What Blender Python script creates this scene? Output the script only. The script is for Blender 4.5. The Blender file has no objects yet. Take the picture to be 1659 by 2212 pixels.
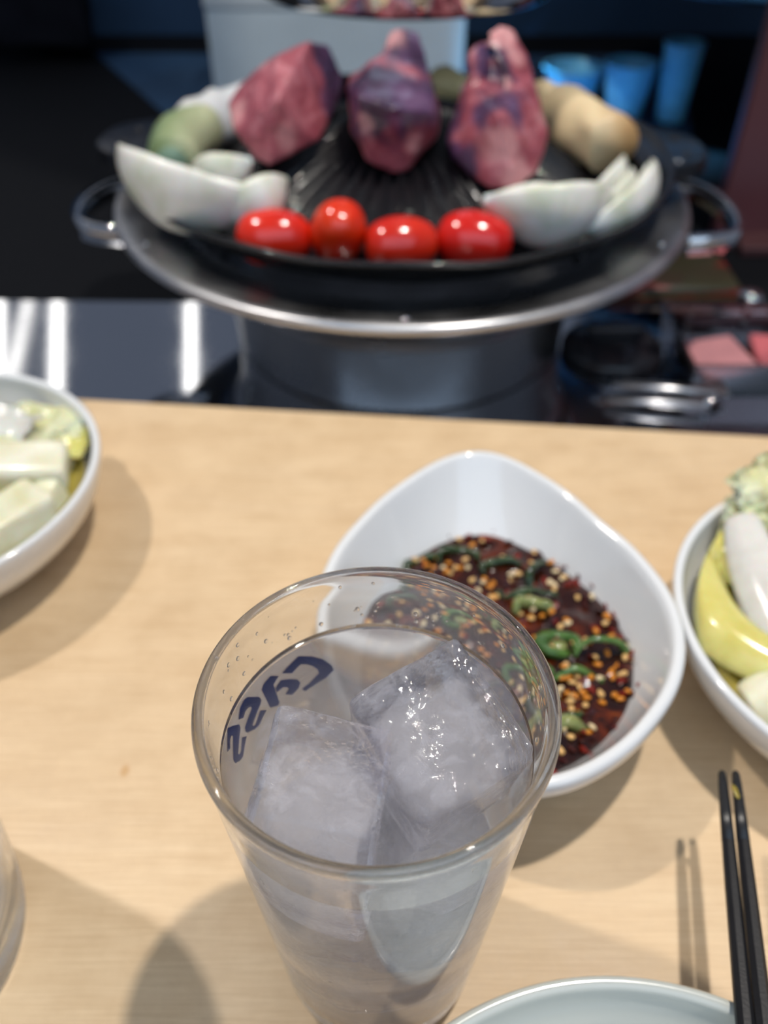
import bpy, bmesh, math, random
import numpy as np
from mathutils import Vector, Matrix, Euler, noise
random.seed(7)
S = bpy.context.scene
TZ = 0.75                                   # table top height above the floor
# ------------------------------------------------------------------ camera
PITCH = math.radians(41.714); CH = 0.2326; FPX = 1850.0
cd = bpy.data.cameras.new('camera'); cam = bpy.data.objects.new('camera', cd)
S.collection.objects.link(cam); S.camera = cam
cam.location = (0, 0, TZ + CH); cam.rotation_euler = (math.pi/2 - PITCH, 0, 0)
cd.sensor_fit = 'VERTICAL'; cd.sensor_height = 24; cd.lens = FPX/2212*24
cd.clip_start = 0.005; cd.clip_end = 50
cd.dof.use_dof = True; cd.dof.focus_distance = 0.157; cd.dof.aperture_fstop = 7.2
# ------------------------------------------------------------------ world, lamps, exposure
w = bpy.data.worlds.new('room_ambience'); S.world = w; w.use_nodes = True
w.node_tree.nodes['Background'].inputs[0].default_value = (0.62, 0.72, 0.95, 1)
w.node_tree.nodes['Background'].inputs[1].default_value = 0.215
def spot(name, loc, power, col, radius, target, angle=80):
    l = bpy.data.lights.new(name, 'SPOT'); l.energy = power; l.color = col; l.shadow_soft_size = radius
    l.spot_size = math.radians(angle); l.spot_blend = 0.6
    o = bpy.data.objects.new(name, l); S.collection.objects.link(o); o.location = loc
    o.rotation_euler = (Vector(target) - Vector(loc)).to_track_quat('-Z', 'Y').to_euler()
    return o
def area(name, loc, power, col, sx, sy, target):
    l = bpy.data.lights.new(name, 'AREA'); l.shape = 'RECTANGLE'; l.size = sx; l.size_y = sy; l.energy = power; l.color = col
    o = bpy.data.objects.new(name, l); S.collection.objects.link(o); o.location = loc
    o.rotation_euler = (Vector(target) - Vector(loc)).to_track_quat('-Z', 'Y').to_euler()
spot('ceiling_spot_right', (0.33, 0.29, TZ+1.4), 52, (1.0, 0.93, 0.84), 0.026, (0, 0.25, TZ))
spot('ceiling_spot_left', (-0.73, 0.52, TZ+1.4), 40, (1.0, 0.93, 0.86), 0.026, (-0.05, 0.25, TZ))
area('window_daylight', (0.1, -1.6, TZ+1.5), 24, (0.58, 0.77, 1.0), 3.4, 2.0, (0, 0.3, TZ))
S.view_settings.view_transform = 'Standard'; S.view_settings.look = 'None'
S.view_settings.gamma = 1; S.view_settings.exposure = 0; S.view_settings.use_curve_mapping = False
S.cycles.use_adaptive_sampling = True; S.cycles.adaptive_threshold = 0.05; S.cycles.adaptive_min_samples = 24
S.cycles.max_bounces = 26; S.cycles.transmission_bounces = 22; S.cycles.transparent_max_bounces = 32
S.cycles.glossy_bounces = 6; S.cycles.diffuse_bounces = 4; S.cycles.volume_bounces = 3
S.cycles.sample_clamp_indirect = 12

# ------------------------------------------------------------------ helpers
def W(u, v, y):
    """a point of the photograph put at depth y on the table's axes (metres, table top z = 0)"""
    a = (u-829.5)/FPX; b = -(v-1106)/FPX; c, s = math.cos(PITCH), math.sin(PITCH)
    r = (a, c+b*s, -s+b*c); t = y/r[1]
    return Vector((r[0]*t, y, CH+r[2]*t))
def link(name, me, mat, parent=None):
    o = bpy.data.objects.new(name, me); S.collection.objects.link(o)
    if mat:
        for m in (mat if isinstance(mat, (list, tuple)) else [mat]): o.data.materials.append(m)
    if parent: o.parent = parent
    return o
def mesh(name, vs, fs, smooth=True):
    me = bpy.data.meshes.new(name); me.from_pydata([tuple(v) for v in vs], [], fs); me.update()
    bm = bmesh.new(); bm.from_mesh(me); bmesh.ops.recalc_face_normals(bm, faces=bm.faces); bm.to_mesh(me); bm.free()
    if smooth: me.polygons.foreach_set('use_smooth', [True]*len(me.polygons))
    return me
def tag(o, label, cat, group=None):
    o['label'] = label; o['category'] = cat
    if group: o['group'] = group
    return o
def thing(name, label, cat, loc=(0, 0, 0), group=None):
    o = bpy.data.objects.new(name, None); S.collection.objects.link(o)
    o.location = (loc[0], loc[1], TZ+loc[2]); o.empty_display_size = 0.01
    return tag(o, label, cat, group)
def struct(o): o['kind'] = 'structure'; return o
def lathe(prof, n=96, fn=None):
    vs, fs = [], []; k = len(prof)
    for i in range(n):
        a = 2*math.pi*i/n
        for j, (r, z) in enumerate(prof):
            p = (r*math.cos(a), r*math.sin(a), z)
            if fn: p = fn(p, a, r, z, j)
            vs.append(p)
    for i in range(n):
        for j in range(k-1):
            a, b = i*k+j, ((i+1) % n)*k+j
            fs.append((a, b, b+1, a+1))
    return vs, fs
def lathe_mesh(name, prof, n=96, fn=None, closed=False):
    pr = list(prof)
    if closed: pr.append(pr[0])
    vs, fs = lathe(pr, n, fn)
    me = mesh(name, vs, fs)
    bm = bmesh.new(); bm.from_mesh(me); bmesh.ops.remove_doubles(bm, verts=bm.verts, dist=1e-6)
    bmesh.ops.dissolve_degenerate(bm, edges=bm.edges, dist=1e-7)
    bmesh.ops.recalc_face_normals(bm, faces=bm.faces); bm.to_mesh(me); bm.free()
    me.polygons.foreach_set('use_smooth', [True]*len(me.polygons))
    return me
def smoothprof(p, it=2):
    """round a profile's corners (Chaikin), its ends kept"""
    for _ in range(it):
        q = [p[0]]
        for a, b in zip(p[:-1], p[1:]):
            q += [tuple(.75*x+.25*y for x, y in zip(a, b)), tuple(.25*x+.75*y for x, y in zip(a, b))]
        q.append(p[-1]); p = q
    return p
def box_mesh(name, sx, sy, sz, bev=0.0, seg=2, c=(0, 0, 0)):
    bm = bmesh.new(); bmesh.ops.create_cube(bm, size=1)
    for v in bm.verts: v.co = Vector((v.co.x*sx+c[0], v.co.y*sy+c[1], v.co.z*sz+c[2]))
    if bev: bmesh.ops.bevel(bm, geom=bm.edges[:], offset=bev, segments=seg, affect='EDGES', profile=.5)
    me = bpy.data.meshes.new(name); bm.to_mesh(me); bm.free()
    if bev: me.polygons.foreach_set('use_smooth', [seg > 2]*len(me.polygons))
    return me
def blob_mesh(name, pieces, voxel, smooth_it=4, amp=0.0, freq=200, seed=0, decimate=None):
    """convex lumps merged into one skin, softened and roughened; pieces = lists of points"""
    bm = bmesh.new()
    for pts in pieces:
        vs = [bm.verts.new(p) for p in pts]
        r = bmesh.ops.convex_hull(bm, input=vs)
        bmesh.ops.delete(bm, geom=[e for e in r['geom_interior'] if isinstance(e, bmesh.types.BMVert)], context='VERTS')
    me = bpy.data.meshes.new(name+'_raw'); bm.to_mesh(me); bm.free()
    o = bpy.data.objects.new('tmp', me); S.collection.objects.link(o)
    m = o.modifiers.new('r', 'REMESH'); m.mode = 'VOXEL'; m.voxel_size = voxel
    m = o.modifiers.new('s', 'SMOOTH'); m.factor = .5; m.iterations = smooth_it
    dg = bpy.context.evaluated_depsgraph_get(); out = bpy.data.meshes.new_from_object(o.evaluated_get(dg))
    bpy.data.objects.remove(o); bpy.data.meshes.remove(me); out.name = name
    off = Vector((seed*3.1, seed*1.7, seed*.9))
    if amp:
        ns = [v.normal.copy() for v in out.vertices]
        for v, nn in zip(out.vertices, ns):
            p = v.co*freq+off
            v.co += nn*amp*(noise.noise(p*.35)*1.3+noise.noise(p)*.6+noise.noise(p*2.3)*.25)
    out.polygons.foreach_set('use_smooth', [True]*len(out.polygons))
    return out
def tube_mesh(name, pts, rad, n=10, closed=False, sec=None, caps=True):
    """sweep; rad a number or a list; sec = cross-section points (unit) or circle"""
    P = [Vector(p) for p in pts]; k = len(P); vs, fs = [], []
    sec = sec or [(math.cos(2*math.pi*i/n), math.sin(2*math.pi*i/n)) for i in range(n)]
    n = len(sec); up = Vector((0, 0, 1))
    for i, p in enumerate(P):
        a = P[(i-1) % k] if (closed or i) else P[0]; b = P[(i+1) % k] if (closed or i < k-1) else P[-1]
        d = (b-a).normalized()
        s = d.cross(up)
        if s.length < 1e-3: s = d.cross(Vector((0, 1, 0)))
        s.normalize(); t = s.cross(d); r = rad[i] if isinstance(rad, (list, tuple)) else rad
        for x, y in sec: vs.append(p+s*x*r+t*y*r)
    for i in range(k if closed else k-1):
        for j in range(n):
            a, b = i*n, ((i+1) % k)*n
            fs.append((a+j, a+(j+1) % n, b+(j+1) % n, b+j))
    if not closed and caps: fs += [tuple(range(n)), tuple(range((k-1)*n, k*n))]
    return mesh(name, vs, fs)
def ell_mesh(name, rx, ry, rz, nu=20, nv=12, amp=0, freq=100, seed=0, pw=1):
    vs, fs = [], []
    for j in range(nv+1):
        t = math.pi*j/nv
        for i in range(nu):
            a = 2*math.pi*i/nu
            d = Vector((math.sin(t)*math.cos(a), math.sin(t)*math.sin(a), math.cos(t)))
            p = Vector((d.x*rx, d.y*ry, d.z*rz)); p *= 1+amp*noise.noise(p*freq+Vector((seed*5.3, seed, 0)))
            vs.append(p)
    for j in range(nv):
        for i in range(nu):
            fs.append((j*nu+i, j*nu+(i+1) % nu, (j+1)*nu+(i+1) % nu, (j+1)*nu+i))
    me = mesh(name, vs, fs)
    bm = bmesh.new(); bm.from_mesh(me); bmesh.ops.remove_doubles(bm, verts=bm.verts, dist=1e-7); bm.to_mesh(me); bm.free()
    me.polygons.foreach_set('use_smooth', [True]*len(me.polygons))
    return me
# ------------------------------------------------------------------ materials
def srgb(r, g, b):
    f = lambda c: (c/255/12.92) if c/255 <= .04045 else ((c/255+.055)/1.055)**2.4
    return (f(r), f(g), f(b), 1)
class M:
    def __init__(s, name):
        s.m = bpy.data.materials.new(name); s.m.use_nodes = True; s.t = s.m.node_tree; s.n = s.t.nodes
        s.b = s.n['Principled BSDF']; s.out = s.n['Material Output']
    def node(s, typ, **kw):
        o = s.n.new(typ)
        for k, v in kw.items():
            if k.startswith('i_'): o.inputs[k[2:].replace('_', ' ')].default_value = v
            else: setattr(o, k, v)
        return o
    def l(s, a, b): s.t.links.new(a, b)
    def set(s, **kw):
        for k, v in kw.items(): s.b.inputs[k.replace('_', ' ')].default_value = v
        return s
    def coords(s, scale=(1, 1, 1), kind='Object'):
        tc = s.node('ShaderNodeTexCoord'); mp = s.node('ShaderNodeMapping'); mp.inputs['Scale'].default_value = scale
        s.l(tc.outputs[kind], mp.inputs['Vector']); return mp.outputs[0]
    def noise(s, scale, detail=4, vec=None, rough=.5, dist=0):
        n = s.node('ShaderNodeTexNoise'); n.inputs['Scale'].default_value = scale; n.inputs['Detail'].default_value = detail
        n.inputs['Roughness'].default_value = rough; n.inputs['Distortion'].default_value = dist
        s.l(vec if vec is not None else s.coords(), n.inputs['Vector']); return n.outputs['Fac']
    def ramp(s, fac, stops):
        r = s.node('ShaderNodeValToRGB'); e = r.color_ramp.elements
        while len(e) < len(stops): e.new(.5)
        for x, (p, c) in zip(e, stops): x.position = p; x.color = c
        s.l(fac, r.inputs[0]); return r.outputs[0]
    def mix(s, fac, a, b, mode='MIX'):
        x = s.node('ShaderNodeMix', data_type='RGBA', blend_type=mode)
        for sock, v in ((x.inputs[0], fac), (x.inputs[6], a), (x.inputs[7], b)):
            if hasattr(v, 'is_linked') or hasattr(v, 'links'): s.l(v, sock)
            else: sock.default_value = v
        return x.outputs[2]
    def bump(s, h, strength=.3, dist=.001):
        b = s.node('ShaderNodeBump'); b.inputs['Strength'].default_value = strength; b.inputs['Distance'].default_value = dist
        s.l(h, b.inputs['Height']); s.l(b.outputs[0], s.b.inputs['Normal']); return b.outputs[0]
def simple(name, col, rough=.5, metal=0, var=.0, scale=60, bump=0, bscale=300, coat=0, sss=0, spec=None):
    m = M(name); m.set(Base_Color=col, Roughness=rough, Metallic=metal)
    if var:
        f = m.noise(scale)
        a = tuple(min(1, c*(1-var)) for c in col[:3])+(1,); b = tuple(min(1, c*(1+var)) for c in col[:3])+(1,)
        m.l(m.ramp(f, [(.3, a), (.7, b)]), m.b.inputs['Base Color'])
    if bump: m.bump(m.noise(bscale), bump, .0004)
    if coat: m.set(Coat_Weight=coat, Coat_Roughness=.05)
    if sss:
        m.set(Subsurface_Weight=sss, Subsurface_Scale=.004); m.b.inputs['Subsurface Radius'].default_value = (1, .7, .5)
    if spec is not None: m.set(Specular_IOR_Level=spec)
    return m.m
# birch veneer: pale flowing grain along x, fine scratches, wear
def wood():
    m = M('birch_veneer')
    v1 = m.coords((1.1, 9, 1)); g = m.noise(7, 5, v1, .55, .8)
    v2 = m.coords((9, 260, 1)); fine = m.noise(5, 3, v2, .6)
    v3 = m.coords((2.2, 16, 1)); band = m.noise(5, 2, v3, .5, 1.6)
    c = m.ramp(g, [(.25, srgb(206, 172, 130)), (.5, srgb(221, 190, 149)), (.75, srgb(231, 204, 165))])
    c = m.mix(.45, c, m.ramp(band, [(.3, srgb(205, 172, 131)), (.5, srgb(224, 195, 155)), (.72, srgb(234, 208, 172))]))
    c = m.mix(.48, c, m.ramp(fine, [(.3, srgb(193, 160, 119)), (.7, srgb(232, 206, 168))]))
    v4 = m.coords((1, 1, 1)); wear = m.noise(45, 6, v4, .7)
    c = m.mix(.2, c, m.ramp(wear, [(.35, srgb(176, 148, 112)), (.6, srgb(228, 203, 166))]))
    # small ochre sauce stain
    tc = m.node('ShaderNodeTexCoord'); sb = m.node('ShaderNodeVectorMath', operation='SUBTRACT'); sb.inputs[1].default_value = (-0.079, 0.1424, 0)
    ml = m.node('ShaderNodeVectorMath', operation='MULTIPLY'); ml.inputs[1].default_value = (1.2, .8, 0)
    ln = m.node('ShaderNodeVectorMath', operation='LENGTH')
    ge = m.node('ShaderNodeNewGeometry'); m.l(ge.outputs['Position'], sb.inputs[0]); m.l(sb.outputs[0], ml.inputs[0]); m.l(ml.outputs[0], ln.inputs[0])
    st = m.node('ShaderNodeMapRange'); st.inputs[1].default_value = .0010; st.inputs[2].default_value = .0022; st.inputs[3].default_value = .6; st.inputs[4].default_value = 0
    m.l(ln.outputs['Value'], st.inputs[0])
    c = m.mix(st.outputs[0], c, srgb(190, 140, 80))
    m.l(c, m.b.inputs['Base Color'])
    rr = m.node('ShaderNodeMapRange'); m.l(wear, rr.inputs[0]); rr.inputs[1].default_value = .3; rr.inputs[2].default_value = .7; rr.inputs[3].default_value = .3; rr.inputs[4].default_value = .5
    m.l(rr.outputs[0], m.b.inputs['Roughness'])
    v5 = m.coords((6, 90, 1)); sc = m.noise(14, 5, v5, .7)
    m.bump(sc, .22, .0003)
    return m.m
def steel(name, base, rough, aniso=0, scr=(3, 240, 3), bump=.03):
    m = M(name); m.set(Base_Color=base, Metallic=1, Roughness=rough)
    n = m.noise(9, 4, m.coords(scr), .6); m.bump(n, bump, .0003)
    s = m.noise(25, 5); rr = m.node('ShaderNodeMapRange'); m.l(s, rr.inputs[0])
    rr.inputs[1].default_value = .3; rr.inputs[2].default_value = .7; rr.inputs[3].default_value = rough*.75; rr.inputs[4].default_value = rough*1.3
    m.l(rr.outputs[0], m.b.inputs['Roughness'])
    return m.m
def clear_glass(name, rough=0, ior=1.48, tint=(1, 1, 1, 1), through=.0):
    """real refracting glass; `through` is the share that passes straight (thin, bubbly material)"""
    m = M(name); m.n.remove(m.b)
    g = m.node('ShaderNodeBsdfGlass'); g.inputs['Color'].default_value = tint; g.inputs['Roughness'].default_value = rough; g.inputs['IOR'].default_value = ior
    if through:
        t = m.node('ShaderNodeBsdfTransparent'); t.inputs['Color'].default_value = tint
        x = m.node('ShaderNodeMixShader'); x.inputs[0].default_value = through
        m.l(g.outputs[0], x.inputs[1]); m.l(t.outputs[0], x.inputs[2]); m.l(x.outputs[0], m.out.inputs[0])
        m.g = x
    else: m.l(g.outputs[0], m.out.inputs[0]); m.g = g
    return m
def film(name, col, ior=1.33, cloud=None, cloudf=(.4, .7, 0, .6), cscale=120, rough=.03, bump=0):
    """a wet or icy skin: mostly passes light straight, mirrors by Fresnel, with cloudy frost in places"""
    m = M(name); m.n.remove(m.b)
    t = m.node('ShaderNodeBsdfTransparent'); t.inputs['Color'].default_value = col
    gl = m.node('ShaderNodeBsdfGlossy'); gl.inputs['Roughness'].default_value = rough; gl.inputs['Color'].default_value = (1, 1, 1, 1)
    fr = m.node('ShaderNodeFresnel'); fr.inputs['IOR'].default_value = ior
    last = t.outputs[0]
    if cloud:
        d = m.node('ShaderNodeBsdfDiffuse'); d.inputs[0].default_value = cloud
        tr = m.node('ShaderNodeBsdfTranslucent'); tr.inputs[0].default_value = cloud
        dm = m.node('ShaderNodeMixShader'); dm.inputs[0].default_value = .5; m.l(d.outputs[0], dm.inputs[1]); m.l(tr.outputs[0], dm.inputs[2])
        f = m.noise(cscale, 6, None, .6, .6)
        mr = m.node('ShaderNodeMapRange'); m.l(f, mr.inputs[0])
        for i, v in enumerate(cloudf): mr.inputs[i+1].default_value = v
        cm = m.node('ShaderNodeMixShader'); m.l(mr.outputs[0], cm.inputs[0]); m.l(t.outputs[0], cm.inputs[1]); m.l(dm.outputs[0], cm.inputs[2]); last = cm.outputs[0]
    x = m.node('ShaderNodeMixShader'); m.l(fr.outputs[0], x.inputs[0]); m.l(last, x.inputs[1]); m.l(gl.outputs[0], x.inputs[2])
    if bump:
        b = m.node('ShaderNodeBump'); b.inputs['Strength'].default_value = bump; b.inputs['Distance'].default_value = .001
        m.l(m.noise(260, 3), b.inputs['Height']); m.l(b.outputs[0], gl.inputs['Normal']); m.l(b.outputs[0], fr.inputs['Normal'])
    m.l(x.outputs[0], m.out.inputs[0]); return m
WOOD = wood()
EDGEWOOD = simple('plywood_edge', srgb(190, 155, 110), .6, var=.2, scale=200)
STEEL = steel('brushed_steel', (.50, .52, .56, 1), .055, bump=.012)
POT = steel('satin_steel', (.60, .60, .61, 1), .33, scr=(30, 30, 400))
CHROME = steel('polished_chrome', (.72, .72, .72, 1), .05, bump=.0)
IRON = simple('cast_iron', (.005, .0055, .007, 1), .27, 0, bump=.35, bscale=900, spec=.28, coat=.35)
PORC = simple('white_porcelain', (.78, .79, .79, 1), .12, coat=.6, spec=.5)
CELADON = simple('pale_celadon_glaze', srgb(212, 214, 204), .12, coat=.5)
BLACKL = simple('black_lacquer', (.010, .010, .012, 1), .45, var=.2, bump=.15, bscale=1500, spec=.3)
DARK = simple('black_laminate', (.003, .0035, .005, 1), .7, spec=.12)
TOMATO = None
# ================================================================== SETTING
fl = struct(link('floor', box_mesh('floor', 4.4, 5, .04, c=(0, .8, -.02)), simple('dark_floor_tiles', (.03, .028, .026, 1), .5, var=.3, scale=4)))
wb = struct(link('wall_back', box_mesh('wall_back', 4.4, .06, 1.02, c=(0, 1.32, .51)), simple('dark_blue_wall', srgb(34, 62, 92), .55, var=.25, scale=3)))
# ================================================================== TABLE (edge turned a little against the camera)
ANG = math.atan2(-0.0339, 0.361)
def edge_y(x): return 0.3282 + (x-0.0)*(-0.0339/0.361)
tb = thing('dining_table', 'pale birch veneer dining table in the foreground carrying the dishes', 'table', (0, 0, 0))
vs = [(-.75, -.35), (.6, -.35), (.6, edge_y(.6)), (-.75, edge_y(-.75))]
def prism(name, poly, z0, z1, smooth=False):
    n = len(poly); v = [(x, y, z0) for x, y in poly]+[(x, y, z1) for x, y in poly]
    f = [tuple(range(n))[::-1], tuple(range(n, 2*n))]+[(i, (i+1) % n, (i+1) % n+n, i+n) for i in range(n)]
    return mesh(name, v, f, smooth)
link('tabletop', prism('tabletop', vs, -.03, 0), WOOD, tb)
link('apron', prism('apron', [(-.70, -.30), (.55, -.30), (.55, edge_y(.55)-.03), (-.70, edge_y(-.70)-.03)], -.09, -.0305), EDGEWOOD, tb)
for x, y in ((-.66, -.26), (.5, -.26), (.5, .22), (-.66, .3)):
    o = link('leg', box_mesh('leg', .05, .05, .66, .003, c=(0, 0, -.42)), EDGEWOOD, tb); o.location = (x, y, 0)
SETTING_NAMES = {'floor', 'wall_back', 'dining_table'}
# ================================================================== STEEL COUNTER behind the table edge
g = .0016
sc = thing('steel_counter', 'brushed stainless steel counter strip behind the birch table edge', 'counter')
def back_y(x): return .4405-.0200*(x+.10)
ey = lambda x, d: (edge_y(x*AREA0)+d)/AREA0
AREA0 = 1.2
link('top_panel', prism('top_panel', [(-.7, ey(-.7, .002)), (.5, ey(.5, .002)), (.5, back_y(.5)), (-.7, back_y(-.7))], -.03, -.0012), STEEL, sc)
link('front_panel', prism('front_panel', [(-.7, ey(-.7, .002)), (.5, ey(.5, .002)), (.5, ey(.5, .022)), (-.7, ey(-.7, .022))], -.58, -.0305), STEEL, sc)
bc = thing('back_counter', 'low black laminate counter running behind the steel strip', 'counter')
link('top_panel', prism('top_panel', [(-.7, back_y(-.7)+g), (.5, back_y(.5)+g), (.5, 1.05), (-.7, 1.05)], -.03, -.002), DARK, bc)
link('base_cabinet', prism('base_cabinet', [(-.68, .5), (.48, .5), (.48, 1.0), (-.68, 1.0)], -.58, -.0305), DARK, bc)
# ================================================================== COOKER
GC = (0.0085, 0.4189)
ck = thing('tabletop_cooker', 'round stainless steel tabletop cooker holding the black griddle', 'cooker', (GC[0], GC[1], 0))
prof = smoothprof([(0, -.0008), (.0840, -.0010), (.0866, -.0009), (.0868, .001), (.0880, .020), (.0908, .036), (.0922, .0390), (.0962, .0405), (.0980, .0440), (.0990, .0520), (.1060, .0580), (.1170, .0615), (.1300, .0655), (.1360, .0680), (.1376, .0700), (.1370, .0725), (.1345, .0732)], 2)
bodyprof = list(prof); prof = []
prof += smoothprof([(.1345, .0732), (.1260, .0722), (.1150, .0700), (.1080, .0690), (.104, .066), (.100, .055), (.09, .03), (.07, .012), (0, .010)], 1)[1:]
k_ = max(i for i, q in enumerate(bodyprof) if q[0] < .1030)
link('body', lathe_mesh('cooker_body', bodyprof[:k_+1], 160), steel('dark_satin_steel', (.30, .30, .30, 1), .30, scr=(30, 30, 400)), ck)
link('rim_ring', lathe_mesh('cooker_rim', bodyprof[k_:]+prof, 160), POT, ck)
def loop_handle(name, side, ya, yb, xo, z, par, mat):
    x0 = .128
    pts = [(side*x0, ya), (side*(xo-.010), ya+.002), (side*xo, ya+.010), (side*(xo+.004), (ya+yb)/2), (side*(xo-.002), yb-.010), (side*(xo-.012), yb-.001), (side*(x0-.012), yb)]
    pts = smoothprof([(a, b, z) for a, b in pts], 2)
    sec = [(-.0022, -.0045), (.0022, -.0045), (.0026, 0), (.0022, .0045), (-.0022, .0045)]
    return link(name, tube_mesh(name, pts, 1.0, sec=sec), mat, par)
loop_handle('side_handle', -1, -.040, .022, .152, .0655, ck, CHROME)
loop_handle('side_handle', 1, -.050, .020, .155, .0655, ck, CHROME)
for a in (-150, -90, -30, 30, 90, 150):
    o = link('rivet', ell_mesh('rivet', .002, .002, .0008, 10, 6), CHROME, ck)
    o.location = (.1290*math.cos(math.radians(a)), .1290*math.sin(math.radians(a)), .0726)
# ------------------------------------------------------------------ griddle
gr = thing('dome_griddle', 'black cast iron dome griddle with ribs and a flared lip on the cooker', 'griddle', (GC[0], GC[1], 0))
gp = smoothprof([(0, .0800), (.088, .0730), (.100, .0735), (.1075, .0755), (.1150, .0800), (.1215, .0870), (.1250, .0892), (.1262, .0905), (.1250, .0918), (.1225, .0908), (.1185, .0870), (.1130, .0812), (.1060, .0788), (.0980, .0788), (.0920, .0802), (.0880, .0822)], 2)
dome = []
for i in range(0, 42):
    r = .088*(1-i/42); z = .0822+.0243*(1-(r/.088)**1.8); dome.append((r, z))
dome.append((0, .1065))
NR = 58
def ridge(p, a, r, z, j):
    x, y, zz = p
    if r > .1195: zz += .0009*math.sin(3*a+.6)+.0005*math.sin(11*a)
    if j > len(gp)-1 and r < .087 and r > .010:
        k = min(1, (.087-r)/.006, (r-.010)/.012)
        zz += k*.0036*(max(0, math.sin(NR*a))**.7*1.0-.35)
    return (x, y, zz)
link('plate', lathe_mesh('griddle_plate', gp+dome[0:], NR*8, ridge), IRON, gr)
def ear(ang, rx):
    a0 = math.radians(ang); pts = []
    for t in np.linspace(-1, 1, 17):
        pts.append((.121+rx*(1-abs(t)**3.4), t*.030))
    poly = [(.121, -.031)]+pts+[(.121, .031), (.108, .031), (.108, -.031)]
    c, s = math.cos(a0), math.sin(a0)
    me = prism('griddle_ear', [(x*c-y*s, x*s+y*c) for x, y in poly], .0835, .0905, True)
    o = link('ear_handle', me, IRON, gr); b = o.modifiers.new('b', 'BEVEL'); b.width = .0016; b.segments = 3; b.limit_method = 'ANGLE'
    # raised pip
    for q in (-.010, .010):
        e = link('pip', ell_mesh('pip', .0022, .0022, .0010, 10, 6), IRON, o)
        e.location = ((.134)*c-q*s, .134*s+q*c, .0906)
ear(172, .0275); ear(2, .0235)
# ------------------------------------------------------------------ tomatoes
def tomato_mat(name, c1, c2):
    m = M(name); v = m.coords(); f = m.noise(40, 2, v)
    m.l(m.ramp(f, [(.35, c1), (.65, c2)]), m.b.inputs['Base Color']); m.set(Roughness=.16, Coat_Weight=.5, Coat_Roughness=.06, Subsurface_Weight=.15, Subsurface_Scale=.003)
    return m.m
def to_mesh(name, L, R, seed):
    pr = [(0, -L)]+[(R*(math.sin(math.pi*t)**.72)*(1+.06*math.cos(math.pi*t)), -L*math.cos(math.pi*t)) for t in np.linspace(.04, .96, 22)]+[(0, L*.965)]
    me = lathe_mesh(name, pr, 36)
    for v in me.vertices: v.co *= 1+.02*noise.noise(v.co*90+Vector((seed, 0, 0)))
    return me
toms = [('oval cherry tomato, leftmost of four on the griddle front, beside the left onion', -.0440, .3300, .0152, .0112, (90, 8, 0), srgb(204, 32, 14), srgb(220, 44, 20)),
        ('orange-tinged cherry tomato with a pointed top, second from left on the griddle', -.0180, .3285, .0128, .0112, (38, 20, 60), srgb(226, 62, 10), srgb(212, 34, 12)),
        ('cherry tomato third from left on the griddle front, lying lowest', .0068, .3235, .0146, .0108, (90, -6, 8), srgb(214, 46, 20), srgb(200, 34, 16)),
        ('deep red cherry tomato beside the right onion, rightmost of four', .0362, .3275, .0152, .0114, (90, 5, -12), srgb(198, 22, 14), srgb(212, 32, 20))]
for i, (lab, x, y, L, R, rot, c1, c2) in enumerate(toms):
    o = link('cherry_tomato', to_mesh('cherry_tomato', L, R, i*3), tomato_mat('tomato_skin', c1, c2))
    o.location = (x, y, TZ+.0862+(.002 if i == 1 else 0)); 
    if i == 1: o.rotation_euler = (math.radians(28), math.radians(15), 0)
    else: o.rotation_euler = (0, math.radians(90), math.radians(rot[2]))
    if i == 1: o.location.z += .0015
    tag(o, lab, 'tomato', 'cherry tomatoes on the griddle')
# ------------------------------------------------------------------ onions: nested curved layers
def onion_mat():
    m = M('onion_flesh'); v = m.coords((1, 1, 1)); f = m.noise(55, 3, v, .5, .5)
    m.l(m.ramp(f, [(.3, srgb(206, 212, 186)), (.52, srgb(232, 232, 222)), (.75, srgb(242, 240, 236))]), m.b.inputs['Base Color'])
    m.set(Roughness=.3, Subsurface_Weight=.3, Subsurface_Scale=.004, Coat_Weight=.2); return m.m
ONION = onion_mat()
def shell(name, A, B, out, R, a0, a1, th, parent, mat=ONION, nt=26, na=16, pw=.75, bend=0, seed=0):
    """a slice of an onion layer: lune round the axis A-B, bulging towards `out`"""
    A, B, out = Vector(A), Vector(B), Vector(out); ax = (B-A); L = ax.length; ax.normalize()
    e1 = (out-ax*out.dot(ax)).normalized(); e2 = ax.cross(e1); vs = []; fs = []
    for lay in (0, 1):
        for i in range(nt+1):
            t = i/nt; rr = R*max(0.02, math.sin(math.pi*min(.985, max(.015, t))))**pw-(th if lay else 0)*min(1, 6*t, 6*(1-t))
            rr = max(rr, .0004)
            for j in range(na+1):
                a = math.radians(a0+(a1-a0)*j/na)
                p = A+ax*(L*t)+(e1*math.cos(a)+e2*math.sin(a))*rr+out.normalized()*(bend*4*t*(1-t))
                p += e1*.0009*noise.noise(p*60+Vector((seed, 0, 0)))
                vs.append(p)
    k = na+1; off = (nt+1)*k
    for i in range(nt):
        for j in range(na):
            a = i*k+j; fs.append((a, a+1, a+k+1, a+k)); fs.append((off+a, off+a+k, off+a+k+1, off+a+1))
        a = i*k; fs.append((a, a+k, off+a+k, off+a)); a = i*k+na; fs.append((a, off+a, off+a+k, a+k))
    for j in range(na):
        fs.append((j, off+j, off+j+1, j+1)); a = nt*k+j; fs.append((a, a+1, off+a+1, off+a))
    o = link(name, mesh(name, vs, fs), mat, parent)
    return o
def rel(p, t): return Vector(p)-Vector((t.location.x, t.location.y, t.location.z-TZ))
t = thing('onion_wedge', 'large white onion wedge with a raised tip at the griddle left', 'onion', (-.085, .355, .088), 'onion wedges on the griddle')
d0 = (-.55, -.75, -.55)
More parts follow.
